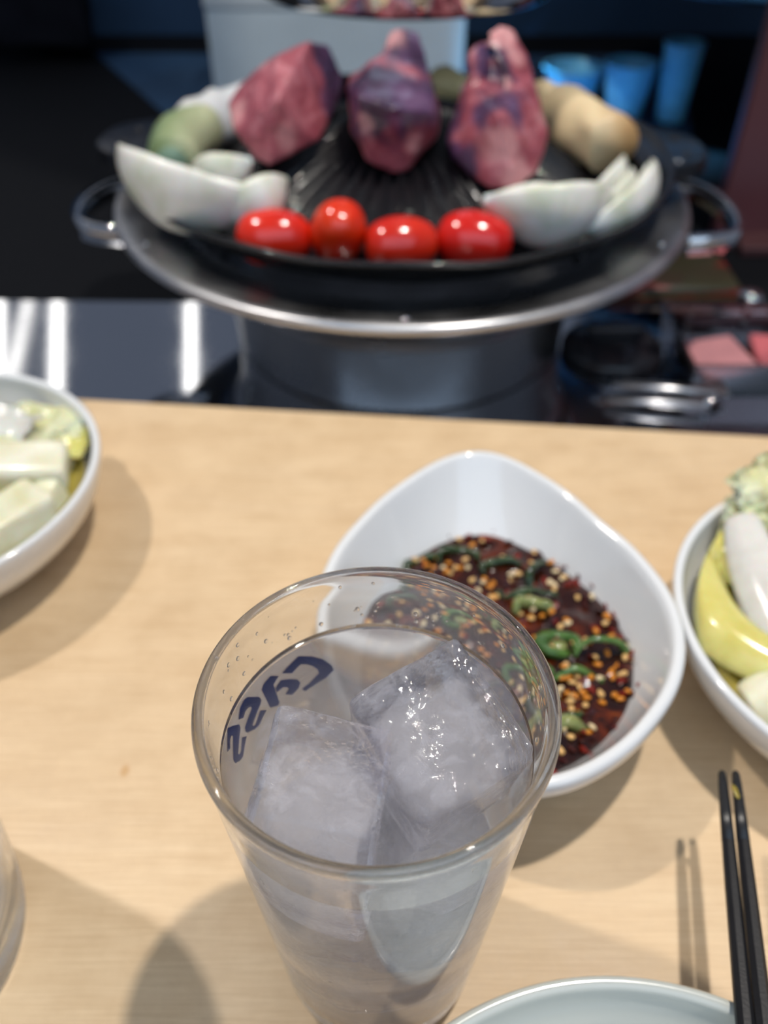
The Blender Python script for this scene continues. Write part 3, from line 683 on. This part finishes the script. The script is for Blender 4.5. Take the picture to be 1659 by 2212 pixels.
# right bowl: a curved yellow rib band, white slices, ruffled leaf
def band(name, label, pts, ws, th, mat, grp, cup=.3, nrm=(0, 0, 1), seed=0):
    P = [Vector(q) for q in smoothprof(pts, 2)]; k = len(P); ww = np.interp(np.linspace(0, 1, k), np.linspace(0, 1, len(ws)), ws)
    c = P[k//2].copy(); vs, fs = [], []; m_ = 10; N = Vector(nrm).normalized()
    for lay in (1, -1):
        for i, p in enumerate(P):
            d = (P[min(k-1, i+1)]-P[max(0, i-1)]).normalized(); s = d.cross(N).normalized(); u = s.cross(d)
            for j in range(m_+1):
                q = (j/m_-.5)*2; vs.append(p-c+s*q*ww[i]/2-u*(cup*ww[i]*q*q*.5)+u*(lay*th/2*(1-.6*q*q))+u*.0008*noise.noise(p*90+Vector((q, seed, 0))))
    K = m_+1; off = k*K
    for i in range(k-1):
        for j in range(m_):
            a = i*K+j; fs += [(a, a+1, a+K+1, a+K), (off+a, off+a+K, off+a+K+1, off+a+1)]
        a = i*K; fs += [(a, a+K, off+a+K, off+a), (a+m_, off+a+m_, off+a+K+m_, a+K+m_)]
    for j in range(m_): a = (k-1)*K+j; fs += [(j, off+j, off+j+1, j+1), (a, a+1, off+a+1, off+a)]
    BC = Vector((.1600, .1750, 0))
    for i_, v_ in enumerate(vs):
        q = v_+c; d_ = Vector((q.x-BC.x, q.y-BC.y, 0)); lim = .0600
        if q.z < .031 and d_.length > lim: q.x, q.y = BC.x+d_.x*lim/d_.length, BC.y+d_.y*lim/d_.length; vs[i_] = q-c
    o = link(name, mesh(name, vs, fs), mat); o.location = c+Vector((0, 0, TZ)); return tag(o, label, 'pickle', grp)
g2 = 'cabbage pieces in the right bowl'
band('cabbage_rib', 'thick curved yellow cabbage rib bending along the right bowl wall', [(.1045, .2080, .0275), (.1010, .1930, .0270), (.1050, .1760, .0270), (.1150, .1650, .0265), (.1310, .1590, .0260), (.150, .158, .025)], [.014, .020, .018, .016, .015, .014], .0042, YEL, g2, .35, (-.3, -.3, 1))
band('cabbage_rib', 'yellow-green cabbage fold at the upper left inside the right bowl', [(.1040, .2110, .0250), (.1140, .2130, .0285), (.1200, .2080, .0300), (.1200, .1960, .0270)], [.012, .016, .017, .012], .0028, YEL, g2, .3, (-.2, -.4, 1), 3)
band('cabbage_rib', 'flat white cabbage rib standing in the right bowl', [(.1230, .2190, .0350), (.1210, .1980, .0330), (.1240, .1760, .0300), (.1280, .1680, .0280)], [.010, .016, .022, .020], .005, WHT, g2, .15, (-.35, -.5, .8), 5)
band('cabbage_rib', 'pale white chunk at the front of the right bowl', [(.1080, .1510, .0210), (.1180, .1530, .0250), (.1330, .1490, .0240), (.145, .145, .022)], [.014, .020, .022, .018], .010, RAD, g2, .35, (-.2, -.2, 1), 7)
leaf('cabbage_leaf', 'ruffled translucent cabbage leaf rising over the back rim of the right bowl', (.1385, .2310, .0385), .034, .026, CAB, 8, .007, (35, -25, 20), 150, .0010, g2)
leaf('cabbage_leaf', 'thin whitish leaf edge beside the right photo border', (.1420, .2000, .0380), .022, .040, WHT, 9, .004, (10, -30, 0), 120, .0012, g2)
leaf('cabbage_leaf', 'frilly yellow-white leaf scrap above the yellow fold in the right bowl', (.1260, .2190, .0310), .020, .020, CAB, 10, .006, (30, 10, 0), 200, .0010, g2)
# ================================================================== SAUCE DISH
RIM = [(.033, .2555), (.020, .2490), (.008, .238), (-.008, .218), (-.019, .194), (-.021, .172), (-.016, .150), (-.002, .130), (.020, .1185), (.044, .116), (.059, .123), (.074, .136), (.087, .156), (.0905, .176), (.086, .196), (.073, .218), (.053, .244), (.044, .2530)]
DC = (.036, .176)
def rimfn():
    a = np.array([math.atan2(y-DC[1], x-DC[0]) for x, y in RIM]); r = np.array([math.hypot(x-DC[0], y-DC[1]) for x, y in RIM])
    o = np.argsort(a); a, r = a[o], r[o]; a = np.r_[a-2*np.pi, a, a+2*np.pi]; r = np.r_[r, r, r]
    A = np.linspace(-np.pi, np.pi, 360, endpoint=False); R = np.interp(A, a, r); k = np.hanning(27); k /= k.sum()
    R = np.convolve(np.r_[R[-40:], R, R[:40]], k, 'same')[40:-40]; return lambda q: float(np.interp((q+math.pi) % (2*math.pi)-math.pi, np.r_[A, math.pi], np.r_[R, R[0]]))
RF = rimfn()
ds = thing('sauce_dish', 'white teardrop porcelain dish holding chili soy sauce behind the beer glass', 'dish', (DC[0], DC[1], 0))
def dish_pt(a, t, off=0, zoff=0):
    r = (1-t)*.0385+t*RF(a)+off; z = .0045+.0305*t**1.5+.0015*t*max(0, math.sin(a))**8
    return (r*math.cos(a), r*math.sin(a), z+zoff)
vs, fs = [], []; n = 180; rings = []
tt = [(0, -.034, -.0005, 1)]+[(t, -.0035, 0, 0) for t in np.linspace(0, 1, 18)]+[(1, -.0028, .0008, 0), (1, -.0014, .0010, 0), (1, -.0002, .0004, 0), (1, .0002, -.0008, 0)]+[(t, 0.0005, -.0034, 0) for t in np.linspace(.97, .05, 16)]+[(.0, -.004, -.0042, 0), (0, -.006, -.0044, 0), (0, -.008, -.0030, 0), (0, -.034, -.0025, 1)]
for t_, off, zo, ctr in tt:
    rings.append([dish_pt(2*math.pi*i/n, t_, off, zo) if not ctr else (0, 0, .0045+zo) for i in range(n)])
for r in rings: vs += r
for k in range(len(rings)-1):
    for i in range(n): fs.append((k*n+i, k*n+(i+1) % n, (k+1)*n+(i+1) % n, (k+1)*n+i))
me = mesh('sauce_dish_vessel', vs, fs); bm = bmesh.new(); bm.from_mesh(me); bmesh.ops.remove_doubles(bm, verts=bm.verts, dist=1e-6); bmesh.ops.recalc_face_normals(bm, faces=bm.faces); bm.to_mesh(me); bm.free(); me.polygons.foreach_set('use_smooth', [True]*len(me.polygons))
link('vessel', me, PORC, ds)
# sauce
ZS = .0160; TS = ((ZS-.0045)/.0305)**(1/1.5)
sm = M('chili_soy_sauce'); f = sm.noise(70, 5, None, .6, 1.0)
sm.l(sm.ramp(f, [(.32, srgb(18, 8, 5)), (.5, srgb(48, 18, 8)), (.62, srgb(92, 36, 10)), (.76, srgb(160, 84, 18))]), sm.b.inputs['Base Color']); sm.set(Roughness=.08, Coat_Weight=.6, Coat_Roughness=.03); sm.bump(sm.noise(320, 3), .4, .0008)
sa = thing('dipping_sauce', 'dark chili soy sauce with sesame seeds in the teardrop dish', 'sauce', (DC[0], DC[1], 0))
vs, fs = [(0, 0, ZS)], []; n = 120; K = 24
for k in range(1, K+1):
    for i in range(n):
        a = 2*math.pi*i/n; p = dish_pt(a, TS, -.0028+.0012*noise.noise(Vector((math.cos(a)*7, math.sin(a)*7, 0)))); s = k/K
        z = ZS+(.0016*noise.noise(Vector((p[0]*s*90, p[1]*s*90, 0)))+.0006*noise.noise(Vector((p[0]*s*300, p[1]*s*300, 3))))*(1-s**6)
        vs.append((p[0]*s, p[1]*s, z if k < K else ZS-.0004))
for i in range(n): fs.append((0, 1+i, 1+(i+1) % n))
for k in range(K-1):
    for i in range(n): a = 1+k*n; fs.append((a+i, a+n+i, a+n+(i+1) % n, a+(i+1) % n))
off = len(vs); vs.append((0, 0, .0066)); a0 = 1+(K-1)*n
for i in range(n): a = 2*math.pi*i/n; p = dish_pt(a, .05, -.012); vs.append((p[0], p[1], .0068))
for i in range(n): fs += [(off, off+1+(i+1) % n, off+1+i), (a0+i, off+1+i, off+1+(i+1) % n, a0+(i+1) % n)]
link('liquid', mesh('sauce_liquid', vs, fs), sm.m, sa)
seedm = [simple('sesame_seed_tan', srgb(222, 178, 112), .3, var=.15, scale=300), simple('sesame_seed_orange', srgb(206, 128, 30), .25, var=.15, scale=300), simple('sesame_seed_pale', srgb(226, 204, 160), .35)]
flm = [simple('chili_flake_red', srgb(112, 26, 12), .18, var=.3, scale=300), simple('chili_flake_dark', srgb(58, 16, 10), .15, var=.3, scale=300)]
seed_me = []
for k in range(3):
    me = ell_mesh('sesame_seed', .00150, .00095, .0006, 8, 5)
    for v in me.vertices: v.co.y *= 1+.35*v.co.x/.0015
    me.materials.append(seedm[k]); seed_me.append(me)
fl_me = []
for k in range(6):
    pts = [Vector((random.uniform(-.0022, .0022), random.uniform(-.0015, .0015), random.uniform(-.0007, .0007))) for _ in range(9)]
    bm = bmesh.new(); vv = [bm.verts.new(p) for p in pts]; bmesh.ops.convex_hull(bm, input=vv)
    bmesh.ops.bevel(bm, geom=bm.edges[:], offset=.0002, segments=1, affect='EDGES')
    me = bpy.data.meshes.new('chili_flake'); bm.to_mesh(me); bm.free(); me.materials.append(flm[k % 2]); fl_me.append(me)
def on_sauce(edge=.95):
    while True:
        a = random.uniform(-math.pi, math.pi); s = math.sqrt(random.random())*edge
        p = dish_pt(a, TS, -.0030); return p[0]*s, p[1]*s
for k in range(290):
    x, y = on_sauce(.97); o = bpy.data.objects.new('sesame_seed', seed_me[random.choice([0, 0, 1, 1, 2])]); S.collection.objects.link(o); o.parent = sa
    o.location = (x, y, ZS+.0005+random.uniform(-.0003, .0008)); o.rotation_euler = (random.uniform(-.5, .5), random.uniform(-.5, .5), random.uniform(0, 6.3))
for k in range(210):
    if k < 60:
        a = random.uniform(-1.5, 1.9); p = dish_pt(a, TS, random.uniform(-.008, .0015)); x, y = p[0], p[1]; z = ZS+.0006+(.0012 if math.hypot(x, y) > math.hypot(*dish_pt(a, TS, -.002)[:2]) else 0)
    else: x, y = on_sauce(.99); z = ZS+.0004
    o = bpy.data.objects.new('chili_flake', fl_me[k % 6]); S.collection.objects.link(o); o.parent = sa
    o.location = (x, y, z+random.uniform(0, .0006)); o.rotation_euler = (random.uniform(-.6, .6), random.uniform(-.6, .6), random.uniform(0, 6.3)); q = random.uniform(.7, 1.35); o.scale = (q, q, q)
# green chili slices
def green(name, c1, c2):
    m = M(name); m.l(m.ramp(m.noise(160, 3), [(.3, c1), (.7, c2)]), m.b.inputs['Base Color']); m.set(Roughness=.16, Coat_Weight=.5, Subsurface_Weight=.1, Subsurface_Scale=.002); return m.m
GR = [green('chili_green_dark', srgb(20, 38, 14), srgb(48, 72, 28)), green('chili_green', srgb(38, 78, 24), srgb(84, 120, 50)), green('chili_green_pale', srgb(96, 112, 56), srgb(148, 152, 92))]
def zs(u, v, z=ZS+.001):
    a = (u-829.5)/FPX; b = -(v-1106)/FPX; c, s = math.cos(PITCH), math.sin(PITCH); r = (a, c+b*s, -s+b*c); k = (z-CH)/r[2]; return r[0]*k, r[1]*k
rings_ = [((1150, 1318), .0060, 0, 200, 2, 20, 'pale green chili slice with a cupped face near the dish middle'), ((1205, 1392), .0062, -40, 300, 1, 0, 'thick bright green chili ring at the dish centre right'),
          ((1305, 1432), .0098, -60, 175, 1, 35, 'thin green chili loop by the right wall of the sauce'), ((1245, 1480), .0090, 20, 150, 1, 5, 'long green chili strip below the thin loop'),
          ((1225, 1585), .0058, 10, 190, 2, 0, 'green chili slice at the front edge of the sauce beside the glass'), ((1190, 1250), .0080, 100, 280, 0, 15, 'dark green chili slice at the back right of the sauce'),
          ((1085, 1230), .0075, 30, 210, 0, 10, 'dark green chili ring at the back middle of the sauce'), ((990, 1205), .0070, -20, 200, 0, 0, 'dark green chili strip at the back of the sauce just above the glass rim'),
          ((920, 1230), .0070, 60, 250, 0, 0, 'dark green chili slice by the glass rim at upper left of the sauce'), ((1110, 1270), .0065, 200, 380, 0, 0, 'narrow dark green chili piece behind the pale slice'),
          ((880, 1290), .0065, 0, 220, 0, 0, 'green chili ring seen through the upper glass wall at left'), ((1010, 1330), .0062, 0, 260, 1, 0, 'green chili ring seen through the back glass wall'),
          ((1215, 1530), .0060, 90, 330, 0, 0, 'dark green chili ring low in the sauce beside the glass'), ((1150, 1460), .0060, 0, 240, 1, 0, 'green chili slice seen through the right glass wall')]
for i, ((u, v), R, a0, a1, k, tl, lab) in enumerate(rings_):
    x, y = zs(u, v); n = 16; pts = [(R*math.cos(math.radians(a0+(a1-a0)*q/n)), R*(.55+.12*(i % 3))*math.sin(math.radians(a0+(a1-a0)*q/n))+.0012*noise.noise(Vector((q*.3, i*3.1, 0))), .0012*math.sin(q*.6+i)) for q in range(n+1)]
    wd = (.0011 if i in (2, 3) else .0019 if i in (0, 1, 4) else .0014)
    t = thing('green_chili_slice', lab, 'chili', (x, y, ZS+.0008), 'green chili slices in the sauce')
    o = link('skin', tube_mesh('chili_skin', pts, [wd*(.55+.45*math.sin(math.pi*min(.9, max(.1, q/n)))) for q in range(n+1)], sec=[(-.75, -1.1), (.75, -1.1), (1, 0), (.75, 1.1), (-.75, 1.1), (-1, 0)]), GR[k], t)
    o.rotation_euler = (math.radians(tl), math.radians(tl/2), 0)
    if i in (1, 11): 
        o = link('pith', ell_mesh('chili_pith', R*.5, R*.36, .0011, 12, 7, .3, 300, i), GR[2] if k else GR[1], t)
# ================================================================== BEER GLASS (cone, thick rim and base)
GX, GY = -.0013, .0916; HG = .1076
GLASS = clear_glass('clear_soda_glass', 0, 1.44, (.985, .99, .99, 1), .12).m
def ro(z): return .0239+.0086*z/HG
bg = thing('beer_glass', 'small clear beer glass with blue lettering and ice in front of the sauce dish', 'glass', (GX, GY, 0))
WT = .0019
pr = [(0, .0006), (.019, .0006), (.0215, 0.0), (.0232, .0006), (.0238, .0025)]
for z in np.linspace(.006, HG-.006, 16): pr.append((ro(z), z))
pr += [(ro(HG)+.0000, HG-.0035), (.0327, HG-.002), (.0325, HG-.0006), (.0316, HG), (.0306, HG-.0006), (.0303, HG-.0022)]
for z in np.linspace(HG-.006, .0125, 16): pr.append((ro(z)-WT, z))
pr += [(.0205, .0095), (.017, .0078), (0, .0070)]
LZ = .0925
CONTACT = clear_glass('glass_water_contact', 0, 1.44/1.333, (.99, .99, .995, 1), .08).m
vm = lathe_mesh('glass_vessel', smoothprof(pr, 1), 192)
ves = link('vessel', vm, [GLASS, CONTACT], bg)
for p in vm.polygons:
    c_ = p.center; rr_ = math.hypot(c_.x, c_.y)
    if .0069 < c_.z < LZ and rr_ < ro(c_.z)-WT*.5: p.material_index = 1
# lettering printed on the outside (read from the far left), angles in degrees and heights in metres
INK = simple('blue_ink', srgb(14, 40, 104), .35)
GLY = [[(132.7, 0.0848), (124.1, 0.0868), (118.0, 0.0848), (113.8, 0.0828), (110.3, 0.0802), (109.5, 0.0784), (113.3, 0.0767), (123.5, 0.0753), (124.9, 0.0765), (121.0, 0.0772), (116.2, 0.0789), (116.5, 0.0802), (118.5, 0.0819), (120.8, 0.0832), (123.7, 0.0842), (128.2, 0.083)],
       [(138.2, 0.0865), (134.4, 0.0847), (137.7, 0.0835), (136.6, 0.0771), (137.8, 0.0765), (141.7, 0.0779), (143.8, 0.0849), (142.4, 0.0859)],
       [(137.0, 0.082), (133.8, 0.0831), (129.7, 0.0817), (126.2, 0.0802), (125.2, 0.0787), (126.3, 0.0774), (129.9, 0.0766), (133.0, 0.0781), (130.9, 0.0789), (131.4, 0.0797), (133.4, 0.0806), (136.9, 0.0806)],
       [(160.1, 0.0852), (157.2, 0.0872), (153.9, 0.0876), (151.8, 0.0872), (145.9, 0.0838), (145.3, 0.0824), (146.3, 0.0815), (153.2, 0.0788), (152.8, 0.0781), (150.9, 0.0779), (147.0, 0.0799), (143.7, 0.0783), (149.4, 0.0765), (152.3, 0.0768), (157.1, 0.0787), (158.1, 0.0797), (157.8, 0.0809), (151.2, 0.083), (151.2, 0.0837), (152.7, 0.0844), (154.9, 0.0846), (157.1, 0.0838)],
       [(174.2, 0.0847), (168.3, 0.0882), (164.9, 0.0865), (160.6, 0.084), (160.4, 0.0827), (167.1, 0.0784), (166.1, 0.0776), (164.5, 0.0775), (161.3, 0.0799), (158.3, 0.0784), (164.5, 0.0755), (167.5, 0.0763), (171.3, 0.0784), (171.7, 0.08), (166.6, 0.0842), (167.4, 0.0852), (169.3, 0.0851), (171.4, 0.0836)]]
LET = {0: [0], 1: [1, 2], 2: [3], 3: [4]}
for k, ids in LET.items():
    bm = bmesh.new()
    for gi in ids:
        vv = [bm.verts.new((a, z*1e3, 0)) for a, z in GLY[gi]]; f = bm.faces.new(vv)
    bm.normal_update(); bmesh.ops.triangulate(bm, faces=bm.faces[:], ngon_method='EAR_CLIP')
    for _ in range(2): bmesh.ops.subdivide_edges(bm, edges=bm.edges[:], cuts=1)
    for v in bm.verts:
        a, z = math.radians(v.co.x), v.co.y/1e3; r = ro(z)-.00012; v.co = (r*math.cos(a), r*math.sin(a), z)
    me = bpy.data.meshes.new('letter'); bm.to_mesh(me); bm.free(); o = link('letter', me, INK, bg)
# water drops inside the upper wall
dropm = clear_glass('water_drop', 0, 1.33).m
dme = ell_mesh('water_drop', .00045, .00045, .0003, 10, 6); dme.materials.append(dropm)
rnd = random.Random(4)
for k in range(70):
    a = math.radians(rnd.uniform(60, 215) if k < 56 else rnd.uniform(-60, 60)); z = rnd.uniform(.0945, .1045); r = ro(z)-WT-.00002
    o = bpy.data.objects.new('water_drop', dme); S.collection.objects.link(o); o.parent = bg; o.location = (r*math.cos(a), r*math.sin(a), z)
    q = rnd.choice([.35, .5, .6, .8, 1.1]); o.scale = (q, q*rnd.uniform(1, 1.5), q); o.rotation_euler = (0, math.radians(-90), 0); o.rotation_mode = 'ZYX'; o.rotation_euler = Vector((-math.cos(a), -math.sin(a), 0)).to_track_quat('Z', 'Y').to_euler(); o.rotation_mode = 'XYZ'
    o.rotation_euler = Vector((-math.cos(a), -math.sin(a), 0)).to_track_quat('Z', 'Y').to_euler('XYZ')
# drink: the top face refracts; the sides only pass on to the glass wall's contact face
TOPW = film('water_surface', (.97, .97, .98, 1), 1.333, rough=.01)
SIDE = M('water_side'); SIDE.n.remove(SIDE.b); _t = SIDE.node('ShaderNodeBsdfTransparent'); SIDE.l(_t.outputs[0], SIDE.out.inputs[0])
p_ = [(0, .0074), (.0165, .0082), (.0198, .0098)]
for z in np.linspace(.014, LZ-.001, 12): p_.append((ro(z)-WT-.00006, z))
p_ += [(ro(LZ)-WT-.00006, LZ+.0005), (ro(LZ)-WT-.0006, LZ+.00015), (ro(LZ)-WT-.002, LZ), (ro(LZ)-WT-.004, LZ), (.015, LZ), (0, LZ)]
dm = lathe_mesh('iced_drink', p_, 160)
for v in dm.vertices:
    if v.co.z > LZ-.0002 and math.hypot(v.co.x, v.co.y) < .027: v.co.z += .0003*noise.noise(v.co*120)
o = link('iced_drink', dm, [TOPW.m, SIDE.m]); o.location = (GX, GY, TZ)
for p in dm.polygons:
    if p.center.z < LZ-.0004: p.material_index = 1
tag(o, 'cloudy pale clear drink filling the small beer glass', 'drink')
HZ = M('wash_haze'); HZ.n.remove(HZ.b); _h = HZ.node('ShaderNodeBsdfTransparent'); _w = HZ.node('ShaderNodeVolumeScatter'); _w.inputs['Color'].default_value = (.97, .965, 1, 1); _w.inputs['Density'].default_value = 8.5  # added scatter: a lavender wash standing in for reflections inside the glass
HZ.l(_h.outputs[0], HZ.out.inputs[0]); HZ.l(_w.outputs[0], HZ.out.inputs['Volume'])
link('wash_haze', lathe_mesh('wash_haze', [(0, .009), (.016, .0095), (.019, .012)]+[(ro(z)-WT-.0007, z) for z in np.linspace(.016, LZ-.0008, 8)]+[(0, LZ-.0008)], 96), HZ.m, o)
# ice
ICE = film('ice_skin', (.97, .97, 1, 1), 1.31, (.78, .78, .86, 1), (.45, .75, .0, .40), 190, .03, .6)
fr = ICE.m
CORE = M('cloudy_ice_core'); CORE.n.remove(CORE.b)
_a = CORE.node('ShaderNodeBsdfTransparent'); _v = CORE.node('ShaderNodeVolumeScatter'); _v.inputs['Color'].default_value = (.985, .978, .995, 1); _v.inputs['Density'].default_value = 62
CORE.l(_a.outputs[0], CORE.out.inputs[0]); CORE.l(_v.outputs[0], CORE.out.inputs['Volume'])
def ice(label, c, s, rot, seed, fill=.42):
    bm = bmesh.new(); bmesh.ops.create_cube(bm, size=1)
    for v in bm.verts: v.co = Vector((v.co.x*s[0]*(1-.10*v.co.z), v.co.y*s[1]*(1+.08*v.co.z), v.co.z*s[2]))
    bmesh.ops.bevel(bm, geom=bm.edges[:], offset=.0022, segments=3, affect='EDGES', profile=.6)
    bmesh.ops.subdivide_edges(bm, edges=bm.edges[:], cuts=5, use_grid_fill=True)
    for v in bm.verts:
        d = v.co.normalized(); v.co += d*(.0007*noise.noise(v.co*110+Vector((seed*9, 0, 0)))+.0003*noise.noise(v.co*420))
        # melted dimple on the upper face
        q = (v.co-Vector((0, 0, s[2]/2))).length; v.co -= Vector((0, 0, 1))*(.0016*max(0, 1-q/.007))
    E_ = Matrix.Translation(c) @ Euler([math.radians(q) for q in rot]).to_matrix().to_4x4(); Ei = E_.inverted()
    for v in bm.verts:                                  # ice melts to fit inside the wall
        q = E_ @ v.co; dx, dy = q.x-GX, q.y-GY; rr = math.hypot(dx, dy); lim = ro(min(q.z, HG))-WT-.0009
        if rr > lim: q.x, q.y = GX+dx*lim/rr, GY+dy*lim/rr; v.co = Ei @ q
    me = bpy.data.meshes.new('ice_cube'); bm.to_mesh(me); bm.free(); me.polygons.foreach_set('use_smooth', [True]*len(me.polygons))
    t = thing('ice_cube', label, 'ice', c, 'ice cubes in the beer glass'); t.rotation_euler = [math.radians(q) for q in rot]
    link('ice', me, fr, t)
    cm = ell_mesh('cloudy_core', 1, 1, 1, 36, 24)
    for v in cm.vertices:                               # rounded-box cloud with a ragged edge
        m4 = (abs(v.co.x)**4+abs(v.co.y)**4+abs(v.co.z)**4)**.25
        v.co = Vector((v.co.x*s[0], v.co.y*s[1], v.co.z*s[2]))*(fill*1.02/m4**.8)
        v.co *= 1+.22*noise.noise(v.co*130+Vector((seed*5, 0, 0)))+.12*noise.noise(v.co*380)
    for v in cm.vertices:
        q = E_ @ v.co; dx, dy = q.x-GX, q.y-GY; rr = math.hypot(dx, dy); lim = ro(min(q.z, HG))-WT-.0014
        if rr > lim: q.x, q.y = GX+dx*lim/rr, GY+dy*lim/rr; v.co = Ei @ q
    link('cloudy_core', cm, CORE.m, t)
    return t
ice('large ice cube at the back right of the glass with one corner above the drink', (GX+.0125, GY+.0045, .0842), (.0265, .0270, .0260), (12, -9, 30), 1)
ice('ice cube at the front left of the glass with a raised top edge', (GX-.0115, GY-.0085, .0828), (.0245, .0260, .0250), (-12, 9, -8), 2)
ice('submerged ice cube under the front left one', (GX-.0085, GY+.0010, .0570), (.0230, .0240, .0230), (20, 15, 40), 3, .50)
ice('submerged ice cube under the back right one', (GX+.0105, GY-.0030, .0545), (.0220, .0230, .0230), (-10, 25, 15), 4, .52)
ice('submerged ice cube behind the raised ones near the dish side of the glass', (GX+.0065, GY+.0095, .0640), (.0230, .0200, .0220), (5, 12, 50), 6, .52)
ice('deep ice cube lowest in the glass', (GX+.0005, GY-.0010, .0300), (.0230, .0240, .0210), (10, -8, 20), 5, .50)
# ================================================================== SECOND GLASS at bottom left
t = thing('water_tumbler', 'clear thick-based tumbler cut off by the bottom left corner', 'glass', (-.1290, .0900, 0))
pr = [(0, .0006), (.030, .0006), (.0335, .0), (.0350, .0012), (.0354, .004)]
for z in np.linspace(.008, .094, 10): pr.append((.0355+.0075*z/.1, z))
pr += [(.0431, .0975), (.0428, .0995), (.0420, .1), (.0412, .0993), (.0409, .097)]
for z in np.linspace(.094, .014, 10): pr.append((.0333+.0075*z/.1, z))
pr += [(.032, .0105), (.027, .009), (0, .0085)]
link('vessel', lathe_mesh('tumbler', smoothprof(pr, 1), 160), GLASS, t)
o = link('water', lathe_mesh('tumbler_water', [(0, .0088), (.026, .0095), (.031, .011), (.0332, .015), (.0365, .055), (.0362, .0556), (0, .0552)], 96), film('still_water', (.96, .97, .97, 1), 1.33).m); o.location = (-.1290, .0900, TZ)
tag(o, 'clear water in the tumbler at the bottom left corner', 'water'); o.name = 'drinking_water'
# ================================================================== CHOPSTICKS
def chopstick(label, tip, p2, L=.205):
    tip, p2 = Vector(tip), Vector(p2); d = (p2-tip).normalized(); t = thing('chopstick', label, 'chopstick', tuple(tip), 'black chopsticks')
    ks = [0, .0008, .003, .012, .03, .06, .1, .15, .2, L]; rs = [.0007, .00105, .00120, .00145, .00175, .0020, .0020, .0020, .00205, .0019]
    link('shaft', tube_mesh('shaft', [d*q for q in ks], rs, sec=[(math.cos(math.radians(22.5+45*i)), math.sin(math.radians(22.5+45*i))) for i in range(8)]), BLACKL, t).data.polygons.foreach_set('use_smooth', [False]*((len(ks)-1)*8+2))
    rg = link('tip', tube_mesh('tip_grip', [d*.0006, d*.004, d*.012, d*.020], [.0010, .00128, .00150, .00164], 12), simple('matte_black_tip', (.016, .016, .017, 1), .3), t)
chopstick('left black lacquered chopstick of the pair resting on the celadon bowl', (.0898, .1240, .0296), (.0783, .0698, .0296))
chopstick('right black lacquered chopstick of the pair, its tip flecked with food', (.0934, .1240, .0296), (.0823, .0698, .0296))
fm_ = blob_mesh('food_scrap', [[Vector((random.uniform(-.0011, .0011), random.uniform(-.0022, .0022), random.uniform(-.0007, .0007))) for _ in range(12)]], .0002, 3, .0002, 900, 2)
o = link('food_scrap', fm_, pickle_mat('yellow_scrap', srgb(120, 104, 30), srgb(170, 150, 60), .2)); o.location = (.0908, .1172, TZ+.0312); tag(o, 'tiny olive-yellow food scrap stuck between the chopstick tips', 'food')
